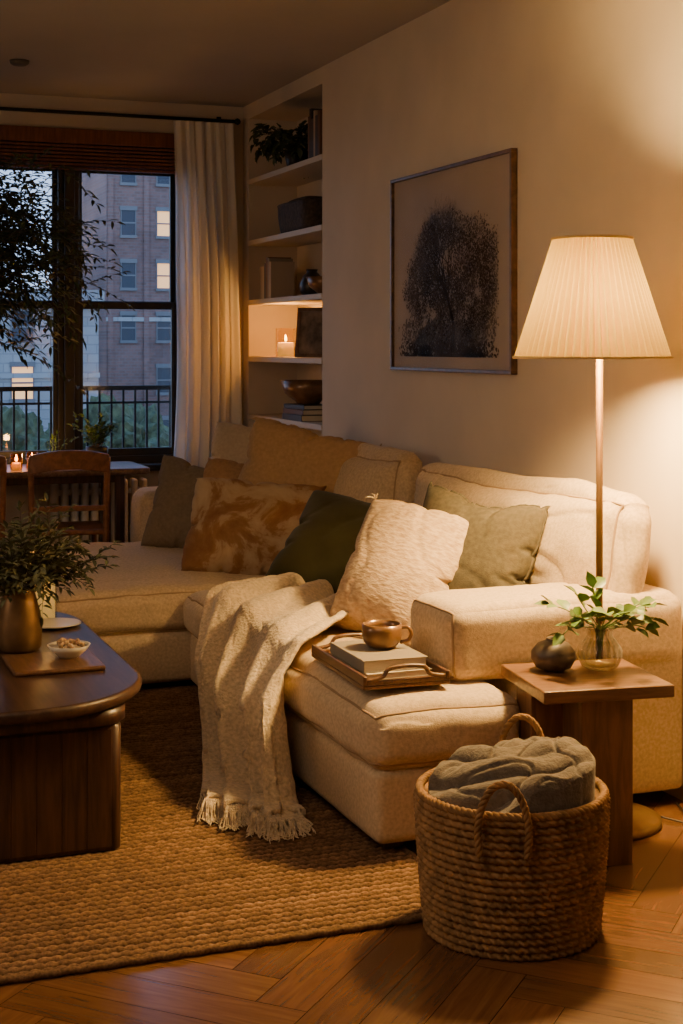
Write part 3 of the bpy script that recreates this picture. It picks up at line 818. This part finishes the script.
# ---------------------------------------------------------------- side table
ST=(2.200,3.785,0); sr=math.radians(-8)
st=thing('side_table','mid brown wooden side table with slab leg','side table',ST,sr)
boxes('table_top',[((-.200,-.185,.474),(.192,.185,.51))],M['oaktop'],st,bevel=.005)
boxes('leg',[((-.075,-.15,.0),(.080,-.0,.474))],M['oakmid'],st,bevel=.003)
boxes('leg',[((-.17,.001,.0),(-.035,.13,.474))],M['oakmid'],st,bevel=.003)
pt=lathe('ceramic_jar',[(0,0),(.030,0),(.052,.010),(.066,.034),(.065,.055),(.047,.078),(.024,.087),(.020,.091),(.022,.094),(.014,.094),(.013,.086),(.03,.07),(.04,.04),(0,.01)],M['jar'],loc=(2.135,3.865,.511)); tag(pt,'round grey brown ceramic jar with narrow neck','jar')
T=thing('pothos_vase','green leafy cutting in a round glass vase','plant',(2.268,3.825,.511))
lathe('glass_vase',[(0,0),(.035,0),(.052,.010),(.066,.040),(.064,.062),(.046,.088),(.036,.100),(.040,.118),(.050,.126),(.047,.126),(.037,.118),(.033,.100),(.043,.087),(.060,.060),(.062,.040),(.05,.014),(0,.006)],M['vaseglass'],T,seg=160,rfun=lambda r,z,a:r*(1+.035*math.cos(a*20)))
lathe('water',[(0,.010),(.044,.016),(.055,.040),(.053,.060),(.045,.074),(0,.074)],M['water'],T)
random.seed(11)
SV=[];SF=[];LV=[];LF=[]
for (dx,dy,dz,ln) in [(-.9,.3,.8,.15),(-1.1,-.2,.5,.15),(-.5,-.3,.9,.13),(.9,-.4,.8,.15),(1.0,-.2,.5,.13),(.7,-.2,1.1,.14),(.2,-.6,.9,.12),(0,.1,1.1,.12),(-.2,-.7,.7,.12),(.9,-.3,.35,.10),(-.8,-.5,.9,.14),(1.1,-.5,.8,.15)]:
    p=Vector((0,0,.03)); d=Vector((dx*.15,dy*.15,1)).normalized(); P=[p.copy(),p+d*.09]; p=P[-1].copy(); d=Vector((dx,dy,dz)).normalized()
    n=6
    for i in range(n):
        d=(d+Vector((0,0,-.11))+rv(.12)).normalized(); p=p+d*ln/n; P.append(p.copy())
        if i>=1:
            s=1 if i%2 else -1
            ax=d.cross(Vector((0,0,1))).normalized()
            leafVF(LV,LF,p.copy(),(d*.5+ax*s*.8+Vector((0,0,.1+.30*R()))+rv(.3)),Vector((0,0,1))+rv(.8),.042+.020*R(),.038+.012*R(),.12,.2)
    leafVF(LV,LF,p.copy(),d,Vector((0,0,1))+rv(.5),.052,.040,.12,.2)
    tubeVF(catmull(P,2),.002,SV,SF,5)
meshobj('stem',SV,SF,M['leafbright'],T); meshobj('foliage',LV,LF,M['leafbright'],T)

# ---------------------------------------------------------------- floor lamp
LP=(2.362,3.985,0)
lp=thing('floor_lamp','brass floor lamp with glowing pleated linen shade','floor lamp',LP)
lathe('base',[(0,0),(.185,0),(.19,.006),(.188,.018),(.17,.022),(.03,.024),(.016,.032),(0,.032)],M['brass'],lp,seg=64)
tube('pole',[(0,0,.03),(0,0,.8),(0,0,1.50)],.0110,M['brass'],lp,seg=16)
NP=58; SO=Vector((-.022,.006,0))
def shade():
    V=[];F=[];K=8;seg=NP*K;nz=10
    z0,z1,r0,r1=1.430,1.800,.228,.113
    prof=[-.5,.30,.70,.95,1.0,.95,.70,.30]
    for j in range(nz+1):
        t=j/nz; z=z0+(z1-z0)*t; r=r0+(r1-r0)*t
        for k in range(seg):
            a=2*math.pi*k/seg
            rr=r+ (.026*(r/.233)**.6)*(prof[k%K]-.5)+r*.006*noise.noise(Vector((math.cos(a)*9,math.sin(a)*9,t)))
            V.append((SO.x+rr*math.cos(a),SO.y+rr*math.sin(a),z))
    for j in range(nz):
        for k in range(seg):
            k2=(k+1)%seg; F.append((j*seg+k,j*seg+k2,(j+1)*seg+k2,(j+1)*seg+k))
    return meshobj('lamp_shade',V,F,M['shade'],lp,smooth=False)
shade()
V=[];F=[]
for (z,r) in ((1.432,.241),(1.798,.123)):
    tubeVF([(SO.x+r*math.cos(a*math.pi/32),SO.y+r*math.sin(a*math.pi/32),z) for a in range(64)],.0045,V,F,6,True)
meshobj('shade_binding',V,F,surf('shade_trim',(.70,.50,.24),.8),lp)
V=[];F=[]
for k in range(3):
    a=k*2.094; tubeVF([(0,0,1.78),(SO.x+.113*math.cos(a),SO.y+.113*math.sin(a),1.788)],.0025,V,F,5)
tubeVF([(.0,0,1.75),(0,0,1.806)],.005,V,F,8)
tubeVF([(0,0,1.50),(.05,0,1.54),(.055,0,1.66),(.0,0,1.77)],.0025,V,F,5)
tubeVF([(0,0,1.50),(-.05,0,1.54),(-.055,0,1.66),(.0,0,1.77)],.0025,V,F,5)
meshobj('shade_harp',V,F,M['brass'],lp)
lathe('light_bulb',[(0,1.485),(.014,1.487),(.024,1.495),(.024,1.503),(.014,1.508),(0,1.51)],M['bulb'],lp,seg=20)
light('lamp_bulb_light','POINT',(-.01,0,1.600),325,(1,.62,.22),.10,lp)
tube('power_cord',catmull([(.18,-.05,.012),(.24,-.12,.006),(.29,-.02,.006),(.33,.1,.006)],8),.003,M['dark'],lp,seg=6)

# ---------------------------------------------------------------- basket
BK=(1.728,3.345,0); BS=.965
bk=thing('woven_basket','round woven seagrass basket with rope handles','basket',BK)
bk.scale=(BS,BS,BS)
def rope(name,P,r,closed):
    P=[Vector(p) for p in P]
    V=[];F=[]
    L=[0]
    for i in range(1,len(P)): L.append(L[-1]+(P[i]-P[i-1]).length)
    if closed: L.append(L[-1]+(P[0]-P[-1]).length)
    pitch=.05; tot=L[-1]
    if closed: pitch=tot/round(tot/pitch)
    n=int(tot/.006)
    Q=[]
    Pc=P+[P[0]] if closed else P
    j=0
    for i in range(n if closed else n+1):
        s=tot*i/n
        while j<len(Pc)-2 and L[j+1]<s: j+=1
        t=(s-L[j])/max(1e-9,(L[j+1]-L[j])); Q.append((Pc[j].lerp(Pc[j+1],min(1,t)),s))
    up=Vector((0,0,1))
    m=len(Q); fr=[]; prev=None
    for i in range(m):
        t=(Q[(i+1)%m][0]-Q[i-1][0]) if closed else (Q[min(i+1,m-1)][0]-Q[max(i-1,0)][0]); t.normalize()
        if prev is None:
            s_=t.cross(up if abs(t.z)<.9 else Vector((1,0,0))).normalized()
        else: s_=(prev-t*prev.dot(t)).normalized()
        if closed: s_=t.cross(up).normalized()
        prev=s_; fr.append((s_,t.cross(s_)))
    for st_ in range(3):
        PP=[]
        for i in range(m):
            a=2*math.pi*(Q[i][1]/pitch+st_/3); PP.append(Q[i][0]+fr[i][0]*math.cos(a)*r*.5+fr[i][1]*math.sin(a)*r*.5)
        tubeVF(PP,r*.58,V,F,7,closed)
    return meshobj(name,V,F,M['seagrass'],bk)
def basket():
    V=[];F=[];seg=620;rows=19;sub=7;H=.355
    rr=lambda z:.218+.025*math.sin(min(1,z/H)*1.35)
    cols=rows*sub
    for j in range(cols+1):
        z=H*j/cols; f=(j%sub)/sub; row=j//sub
        dome=abs(math.sin(math.pi*f))**.55 if j%sub else 0
        for k in range(seg):
            a=2*math.pi*k/seg
            st_=.5+.5*math.sin(a*60+ (f-.5)*3.8+row*1.7+1.4*noise.noise(Vector((a*5,row*2,0))))
            r=rr(z)+dome*(.0060+.0085*st_)+.0022*noise.noise(Vector((a*24,z*50,0)))
            V.append((r*math.cos(a),r*math.sin(a),z))
    for j in range(cols):
        for k in range(seg):
            k2=(k+1)%seg; F.append((j*seg+k,j*seg+k2,(j+1)*seg+k2,(j+1)*seg+k))
    i0=len(V)
    for z,ri in ((H,rr(H)-.016),(.02,.205)):
        for k in range(seg):
            a=2*math.pi*k/seg; V.append((ri*math.cos(a),ri*math.sin(a),z))
    for k in range(seg):
        k2=(k+1)%seg
        F.append((cols*seg+k,cols*seg+k2,i0+k2,i0+k)); F.append((i0+k,i0+k2,i0+seg+k2,i0+seg+k))
    F.append(tuple(i0+seg+k for k in range(seg))); F.append(tuple(range(seg))[::-1])
    meshobj('basket_body',V,F,M['seagrass'],bk)
    rope('rim',[((rr(H)-.002)*math.cos(a*math.pi/60),(rr(H)-.002)*math.sin(a*math.pi/60),H+.006) for a in range(120)],.012,True)
basket()
cam_dir=Vector((.4615,.8946,0)).normalized(); sd_=Vector((cam_dir.y,-cam_dir.x,0))
for sgn,off in ((-1,-.02),(1,.03)):
    c=cam_dir*sgn*.252; w=.058
    P=[]
    ctr=Vector((off*sd_.x,off*sd_.y,0))
    zt=.45 if sgn<0 else .485
    pts=[(-w,.27 if sgn<0 else .30),(-w-.004,.33),(-w*.92,zt-.06),(-w*.5,zt-.014),(0,zt),(w*.5,zt-.014),(w*.92,zt-.06),(w+.004,.33),(w,.27 if sgn<0 else .30)]
    for a,z in pts: P.append(c+ctr+sd_*a+Vector((0,0,z))+ (cam_dir*sgn*(.012)))
    rope('handle',catmull(P,6),.0095,False)
def bblanket():
    rolls=[([(-.19,-.10),(-.10,-.165),(.05,-.155),(.19,-.09)],.345,.030,.02),
           ([(-.205,-.03),(-.10,-.105),(.02,-.10),(.12,-.06),(.20,.0)],.382,.036,.05),
           ([(-.18,.07),(-.11,-.01),(.0,-.035),(.10,-.005),(.195,.07)],.415,.038,.06),
           ([(-.12,.145),(-.06,.07),(.03,.045),(.12,.075),(.165,.135)],.432,.036,.04),
           ([(-.02,.175),(.04,.14),(.10,.165)],.425,.034,.02),
           ([(.06,-.17),(.15,-.10),(.185,-.01),(.165,.09)],.412,.034,.0)]
    crest=[]
    for P,z,r,arch in rolls:
        C=catmull([Vector((a,b,0)) for a,b in P],8)
        crest.append((C,z,r,arch))
    def hgt(u,v):
        p=Vector((u,v,0)); nz_=noise.noise_vector(p*7)*.030+noise.noise_vector(p*16)*.006
        q=p+Vector((nz_.x,nz_.y,0)); vals=[]
        for C,z,r,arch in crest:
            best=9;bi=0
            for i in range(len(C)-1):
                a=C[i];b=C[i+1];ab=b-a;t=max(0,min(1,(q-a).dot(ab)/ab.length_squared))
                d=(q-a-ab*t).length
                if d<best: best=d;bi=(i+t)/(len(C)-1)
            zz=z+arch*.35*math.sin(math.pi*bi)+.014*noise.noise(Vector((bi*3+z*40,0,0)))
            k=r*1.4
            vals.append(zz-r+math.sqrt(max(0,1-(best/k)**2))*r if best<k else z-r-.6*(best-k))
        m=max(vals); s=sum(math.exp((x-m)*300) for x in vals)
        z=m+math.log(s)/300
        z+=.010*noise.noise(Vector((u*9,v*13,2)))+.004*noise.noise(Vector((u*20,v*24,2)))+.0012*noise.noise(p*80)
        z-=.008*math.exp(-(noise.noise(Vector((u*7+v*4,v*9-u*5,4)))/.06)**2)
        z+=.03*u/.2
        rr=math.hypot(u,v)
        if rr>.180: z=min(z,.388+.030*u/.2+.014*noise.noise(Vector((u*12,v*12,8)))+(.212-rr)*1.6)
        return max(z,.30)
    V=[];F=[];nr=100;na=280;Rr=.210
    def add(u,v,z=None):
        w=sd_*u+cam_dir*v; V.append((w.x,w.y,hgt(u,v) if z is None else z))
    add(0,0)
    for i in range(1,nr+1):
        r=Rr*i/nr
        for k in range(na):
            a=2*math.pi*k/na; add(r*math.cos(a),r*math.sin(a))
    for k in range(na):
        a=2*math.pi*k/na; add((Rr-.008)*math.cos(a),(Rr-.008)*math.sin(a),.15)
    for k in range(na): F.append((0,1+k,1+(k+1)%na))
    for i in range(nr):
        for k in range(na):
            a=1+i*na+k;b=1+i*na+(k+1)%na;F.append((a,a+na,b+na,b))
    o=meshobj('folded_blanket',V,F,M['greyblanket'],loc=BK)
    tag(o,'folded charcoal grey wool blanket stuffed in basket','blanket')
bblanket()

# ---------------------------------------------------------------- tray, books, mug
TR=(1.722,4.225,.470)
tr=thing('serving_tray','dark wooden serving tray on the sofa seat','tray',TR,math.radians(-2))
w,l=.136,.25
boxes('tray_base',[((-w,-l,0),(w,l,.012))],M['traywood'],tr,bevel=.003)
boxes('tray_rim',[((-w,-l,.012),(-w+.012,l,.040)),((w-.012,-l,.012),(w,l,.040)),((-w+.012,-l,.012),(w-.012,-l+.012,.024)),((-w+.012,l-.012,.012),(w-.012,l,.024))],M['traywood'],tr,bevel=.003)
for e in (-1,1):
    y0=e*(l-.006)
    tube('tray_handle',catmull([(-w+.012,y0,.024),(-.075,y0,.034),(-.055,y0,.056),(0,y0,.062),(.055,y0,.056),(.075,y0,.034),(w-.012,y0,.024)],6),.0065,M['traywood'],tr,seg=8)
def book(label,loc,sx,sy,sz,cover,rotz=0,group=None,upright=False):
    B=thing('book',label,'book',loc,rotz,group)
    t=.003
    boxes('cover',[((-sx/2,-sy/2,0),(sx/2,sy/2,t)),((-sx/2,-sy/2,sz-t),(sx/2,sy/2,sz)),((-sx/2,-sy/2,t),(-sx/2+t,sy/2,sz-t))],cover,B,bevel=.001)
    boxes('pages',[((-sx/2+t,-sy/2+.004,t),(sx/2-.005,sy/2-.004,sz-t))],M['paper'],B)
    return B
greyc=surf('grey_cover',(.26,.22,.17),.6); tanc=surf('tan_cover',(.42,.32,.22),.6); darkc=surf('dark_cover',(.05,.04,.035),.5); brc=surf('brown_cover',(.16,.08,.04),.6); crc=surf('cream_cover',(.5,.42,.3),.6)
book('thick cream hardback book on wooden tray',(1.712,4.195,.4825),.21,.31,.020,crc,.04)
book('thick grey linen hardback book under the mug',(1.712,4.20,.503),.205,.30,.036,greyc,-.02)
MG=(1.732,4.215,.5395)
mg=thing('mug','wide brown glazed ceramic coffee mug on books','mug',MG)
lathe('mug_body',[(0,0),(.032,0),(.044,.005),(.056,.018),(.062,.036),(.062,.056),(.060,.074),(.056,.074),(.057,.056),(.057,.038),(.050,.020),(.035,.010),(0,.008)],M['mug'],mg)
lathe('coffee',[(0,.060),(.0565,.060)],surf('coffee_liquid',(.03,.012,.006),.1),mg)
hd=[sd_*r_+Vector((0,0,z)) for r_,z in ((.058,.062),(.080,.063),(.090,.046),(.080,.024),(.056,.018))]
tube('handle',catmull(hd,6),.006,M['mug'],mg,seg=8)

# ---------------------------------------------------------------- picture
PY0,PY1,PZ0,PZ1=5.23,6.47,1.353,2.25
PC=(X_W,(PY0+PY1)/2,PZ0)
pc=thing('framed_picture','large framed sepia tree print on the wall','picture',PC)
hw=(PY1-PY0)/2; hh=PZ1-PZ0; fw=.015;dp=.030
boxes('frame',[((-dp,-hw,0),(-.001,hw,fw)),((-dp,-hw,hh-fw),(-.001,hw,hh)),((-dp,-hw,fw),(-.001,-hw+fw,hh-fw)),((-dp,hw-fw,fw),(-.001,hw,hh-fw))],M['frame'],pc,bevel=.002)
boxes('mount_board',[((-.014,-hw+fw,fw),(-.004,hw-fw,hh-fw))],M['mat'],pc)
def print_():
    random.seed(21)
    V=[];F=[];MI=[]
    a0,a1,b0,b1=5.36-PC[1],6.40-PC[1],.065,.80
    def put(pts,mi,x=-.0165):
        i=len(V)
        for px,py in pts: V.append((x,max(a0,min(a1,px)),max(b0,min(b1,py))))
        F.append(tuple(range(i,i+len(pts)))); MI.append(mi)
    def seg(p,q,w0,w1,mi):
        d=(q-p)
        if d.length<1e-6: return
        n=Vector((-d.y,d.x)).normalized()
        put([p+n*w0,p-n*w0,q-n*w1,q+n*w1],mi,-.0172)
    def br(p,ang,ln,w,dep):
        q=p+Vector((math.cos(ang),math.sin(ang)))*ln
        seg(p,q,w,w*.72,0 if dep>3 else 1)
        if dep==0: return
        for k in range(3 if dep in (7,6,4) else 2):
            br(q,ang+(R()-.5)*1.7,ln*(.77+.15*R()),w*.63,dep-1)
    br(Vector((-.05,b0+.02)),math.radians(92),.135,.020,8)
    def blob(c,r,mi,x):
        pts=[]
        for k in range(4):
            a=k*1.57+R(); pts.append((c.x+r*math.cos(a)*(.5+R()),c.y+r*math.sin(a)*(.5+R())))
        put(pts,mi,x)
    for k in range(34000):
        a=R()*6.28; r=R()**.5
        wob=1+.18*noise.noise(Vector((math.cos(a)*2.4,math.sin(a)*2.4,7)))
        c=Vector((-.04+.52*wob*r*math.cos(a),.38+.32*wob*r*math.sin(a)))
        if c.x<a0+.006 or c.x>a1-.006 or c.y<b0 or c.y>b1-.006: continue
        dn=.72+1.2*noise.noise(Vector((c.x*7,c.y*7,3)))+.6*noise.noise(Vector((c.x*22,c.y*22,1)))
        dn*= (1-r**3.5)
        if R()<dn+.03:
            mi=0 if (r<.75 and R()<.25) else (1 if R()<.55 else 2)
            blob(c,.003+.0035*R(),mi,-.0160-.0003*(2-mi))
    for k in range(3600):
        h_=R()**1.4; uu=R(); c=Vector((a0+(a1-a0)*uu,b0+.15*h_*(.6+.5*noise.noise(Vector((uu*6,0,0)))+.4)))
        edge=min(uu,1-uu)*4
        if R()>edge: continue
        blob(c,.005+.005*R(),1 if h_<.4 else 2,-.0160)
    o=meshobj('art_print',V,F,M['ink'],pc,smooth=False); o.data.materials.append(M['ink2']); o.data.materials.append(M['ink3'])
    o.data.polygons.foreach_set('material_index',MI)
print_()
boxes('picture_glass',[((-.024,-hw+fw,fw),(-.022,hw-fw,hh-fw))],M['artglass'],pc)

# ---------------------------------------------------------------- shelf items
SX=X_W+.13
plantvase('trailing_plant','dark leafy trailing plant in pot on top shelf',(SX-.05,8.14,2.50),[(0,0),(.05,0),(.06,.01),(.075,.09),(.07,.095),(.062,.08),(0,.07)],M['dark'],30,.21,.055,.036,M['leafdark'],1.3,1.5,8,.04,.09,.017)
def vbook(label,x,y,z,sy,h,d,cover,group):
    B=thing('book',label,'book',(x,y,z),0,group)
    t=.003
    boxes('cover',[((-d/2,-sy/2,0),(d/2,-sy/2+t,h)),((-d/2,sy/2-t,0),(d/2,sy/2,h)),((-d/2,-sy/2+t,0),(-d/2+t,sy/2-t,h))],cover,B)
    boxes('pages',[((-d/2+t,-sy/2+t,.004),(d/2-.004,sy/2-t,h-.004))],M['paper'],B)
y=7.52
for k,(sy,h,c) in enumerate([(.03,.24,brc),(.04,.22,darkc),(.028,.25,tanc),(.035,.21,darkc),(.03,.27,darkc),(.026,.23,brc)]):
    vbook('upright hardback book on the top shelf',SX-.04,y+sy/2,2.50,sy-.001,h,.19,c,'upright books on top shelf'); y+=sy
sb=thing('storage_basket','dark oval wicker basket on a shelf','basket',(SX-.02,8.05,2.12))
slab('wicker_body',stadium(0,-.10,.10,-.27,.27,.09,12),[(0,.012),(.01,.004),(.05,-.004),(.10,-.010),(.15,-.012),(.165,-.016),(.172,-.008),(.165,.004),(.12,.010)],M['basketdark'],sb)
ob=thing('folded_cloth_stack','dark folded textile resting in wicker basket','textile',(SX-.02,8.05,2.245))
cushion('cloth',(SX-.095,7.86,2.245),(SX+.055,8.24,2.31),.03,(.01,.01,.012),.006,M['basketdark'],ob,(SX-.02,8.05,2.245),False,14)
y=8.40
for k in range(7):
    sy=.022+.016*R(); h=.19+.06*R()
    vbook('upright book among a short row on shelf',SX-.05,y+sy/2,1.75,sy-.001,h,.15,[tanc,greyc,brc,darkc,crc][k%5],'upright books on middle shelf'); y+=sy
def bowl(label,loc,s,m):
    o=lathe('bowl',[(0,0),(.04*s,0),(.045*s,.008*s),(.085*s,.04*s),(.10*s,.085*s),(.095*s,.085*s),(.08*s,.045*s),(.04*s,.015*s),(0,.012*s)],m,loc=loc); tag(o,label,'bowl'); return o
bowl('tan ceramic bowl on the middle shelf',(SX-.02,7.72,1.75),1.15,M['mug'])
jr=lathe('ceramic_jar',[(0,0),(.05,0),(.07,.03),(.075,.07),(.05,.12),(.03,.14),(.035,.155),(.025,.155),(.02,.13),(0,.1)],M['dark'],loc=(SX,8.02,1.75)); tag(jr,'dark rounded ceramic jar on middle shelf','jar')
candle('lit candle glowing in honey glass on the shelf',(X_W+.085,8.36,1.401),.048,.085,7.5,M['honey'],.085,(1,.46,.10),.010)
pf=thing('photo_frame','small dark standing photo frame on shelf','photo frame',(SX-.05,7.74,1.402))
P_=boxes('frame',[((-.01,-.16,0),(.01,.16,.02)),((-.01,-.16,.26),(.01,.16,.28)),((-.01,-.16,.02),(.01,-.14,.26)),((-.01,.14,.02),(.01,.16,.26))],M['frame'],pf,bevel=.002,rot=(0,math.radians(8),math.radians(42)))
boxes('photo_print',[((-.002,-.14,.02),(.004,.14,.26))],surf('old_photo_print',(.16,.115,.085),.7,var=.7,vscale=14,detail=6),pf,rot=(0,math.radians(8),math.radians(42)))
z=1.04
for k,(sx,sy,sz,c) in enumerate([(.20,.34,.035,darkc),(.19,.32,.03,brc),(.18,.30,.025,darkc)]):
    book('hardback book stacked flat on lower shelf',(SX-.03,8.0,z),sx,sy,sz,c,.03*k,'stacked books on lower shelf'); z+=sz+.0005
bowl('wide dark wooden bowl on stacked books',(SX-.03,8.0,z),1.6,M['mug'])

# ---------------------------------------------------------------- dining table & chairs
dt=thing('dining_table','small wooden dining table by the window','dining table',(1.42,8.53,0))
DTM=wood('dining_wood',(.15,.09,.055),(.30,.19,.12),5,(9,1,9),.28,.3)
slab('table_top',stadium(0,-.50,.56,-.26,.28,.05,8),[(.735,.006),(.74,0),(.765,0),(.77,.005)],DTM,dt)
boxes('apron',[((-.44,-.20,.69),(.40,.22,.735))],M['walnut'],dt,bevel=.004)
for (x,y) in ((-.43,-.19),(.39,-.19),(-.43,.19),(.39,.19)):
    boxes('leg',[((x-.025,y-.025,0),(x+.025,y+.025,.735))],M['walnut'],dt,bevel=.004)
def chair_parts(T):
    parts=[]
    W_=.215
    V=[];F=[];n=20
    for i in range(n+1):
        t=i/n; x=-W_+2*W_*t; bow=-.045*(1-(2*t-1)**2)
        zt=.905-.030*(2*t-1)**2
        for (dy,z) in ((-.012,zt-.105),(.012,zt-.105),(.012,zt),(-.012,zt)):
            V.append((x,bow+dy-.02,z))
    for i in range(n):
        for k in range(4):
            a=i*4+k;b=i*4+(k+1)%4;F.append((a,a+4,b+4,b))
    F.append((0,1,2,3));F.append((n*4+3,n*4+2,n*4+1,n*4))
    o=meshobj('top_rail',V,F,M['chairwood'],T,smooth=False); md=o.modifiers.new('b','BEVEL'); md.width=.006; md.segments=2; parts.append(o)
    parts.append(boxes('back_rail',[((-W_+.02,-.03,.57),(W_-.02,-.012,.60))],M['chairwood'],T,bevel=.004))
    for s in (-1,1):
        parts.append(tube('back_post',catmull([(s*.20,.0,0),(s*.20,-.0,.45),(s*.205,-.02,.86)],6),.017,M['chairwood'],T,seg=10))
        parts.append(tube('front_leg',[(s*.19,.40,0),(s*.185,.39,.44)],.016,M['chairwood'],T,seg=10))
    parts.append(boxes('seat',[((-.22,.0,.435),(.22,.42,.465))],M['chairwood'],T,bevel=.01))
    parts.append(boxes('stretcher',[((-.18,-.008,.24),(.18,.008,.262)),((-.192,.01,.28),(-.176,.38,.30)),((.176,.01,.28),(.192,.38,.30))],M['chairwood'],T,bevel=.003))
    return parts
c1=thing('dining_chair','brown wooden dining chair with curved back rail','chair',(1.465,8.03,0),math.radians(-4),'dining chairs by the window')
parts=chair_parts(c1)
c2=c1.copy(); c2.location=(.91,8.03,0); c2.rotation_euler=(0,0,math.radians(4)); link(c2)
for p in parts:
    q=p.copy(); link(q); q.parent=c2
candle('small lit candle in amber glass on dining table',(1.24,8.42,.7705),.026,.04,3,M['amber'])
candle('small lit candle in amber glass on dining table',(1.34,8.50,.7705),.026,.04,3,M['amber'])
plantvase('potted_herb','small leafy plant in dark pot on dining table',(1.72,8.54,.7705),[(0,0),(.05,0),(.062,.07),(.066,.11),(.06,.11),(.055,.08),(0,.075)],M['dark'],17,.13,.042,.028,M['leaf'],.75,.2,14,.03,.10,.014)
plantvase('budding_sprigs','thin green sprigs in a glass jar',(1.49,8.66,.7705),[(0,0),(.035,0),(.038,.005),(.038,.08),(.035,.08),(.034,.008),(0,.006)],M['glass'],8,.13,.030,.014,M['leaf'],.4,.3,15,.015,.03,.016,0,True,.5)
# ---------------------------------------------------------------- indoor tree
random.seed(33)
tt=thing('indoor_tree','tall leafy indoor olive tree near the window','tree',(.44,7.95,0))
lathe('planter',[(0,0),(.17,0),(.20,.02),(.235,.36),(.22,.37),(.205,.33),(0,.33)],M['dark'],tt)
lathe('soil',[(0,.335),(.206,.335)],M['soil'],tt)
TP=catmull([(0,0,.33),(.06,.02,.9),(.14,.0,1.4),(.30,.0,1.9),(.38,.02,2.38)],8)
V=[];F=[];tubeVF(TP,.022,V,F,8,rf=lambda t:.024*(1-.6*t))
LV=[];LF=[]
for k in range(92):
    t=.60+.40*R(); p=TP[int(t*(len(TP)-1))]
    a=(R()-.5)*2.6 if R()<.75 else R()*6.28
    d=Vector((math.cos(a),math.sin(a)*.55,.10+.55*R()-.30*(R())))
    ln=.34+.46*R()
    if p.z>2.05: ln*=.95; d.z*=.7
    sprig(V,F,LV,LF,p,d,ln,.062,.021,.40,.024,.0042,1,.12,.5)
for (i,v) in enumerate(LV):
    LV[i]=Vector((v[0],min(v[1],.82),min(v[2],2.93)))
for (i,v) in enumerate(V):
    V[i]=Vector((v[0],min(v[1],.80),min(v[2],2.93)))
meshobj('trunk',V,F,M['bark'],tt); meshobj('foliage',LV,LF,M['leafdark'],tt)

# ---------------------------------------------------------------- lights / world / camera
light('ceiling_fill','AREA',(-.4,2.2,2.9),28,(1,.75,.52),1.6,rot=(0,0,0))  # added soft fill below the ceiling, no fixture there
light('side_fill','AREA',(-2.2,4.6,1.9),22,(1,.73,.50),.9,rot=(0,math.radians(-80),0))  # added warm fill from the left, not an actual lamp
light('upward_fill','AREA',(-1.6,5.4,1.2),5,(1,.82,.66),.6,rot=(math.radians(180),0,0))  # added weak fill aimed up to brighten the ceiling
w=bpy.data.worlds.new('dusk'); bpy.context.scene.world=w; w.use_nodes=True
nt=w.node_tree; bg=nt.nodes['Background']; tc=nt.nodes.new('ShaderNodeTexCoord'); sx=nt.nodes.new('ShaderNodeSeparateXYZ'); rp=nt.nodes.new('ShaderNodeValToRGB')
rp.color_ramp.elements[0].position=.0; rp.color_ramp.elements[0].color=(.33,.43,.60,1)
rp.color_ramp.elements[1].position=.5; rp.color_ramp.elements[1].color=(.11,.24,.50,1)
nt.links.new(tc.outputs['Generated'],sx.inputs[0]); nt.links.new(sx.outputs['Z'],rp.inputs[0]); nt.links.new(rp.outputs[0],bg.inputs[0])
bg.inputs[1].default_value=3.5
cam=bpy.data.cameras.new('camera'); co=bpy.data.objects.new('camera',cam); link(co)
co.location=(0,0,1.47); co.rotation_euler=(math.radians(90),0,-math.radians(20.77))
cam.sensor_width=36; cam.lens=52.03; cam.shift_y=-.163; cam.clip_end=500
bpy.context.scene.camera=co
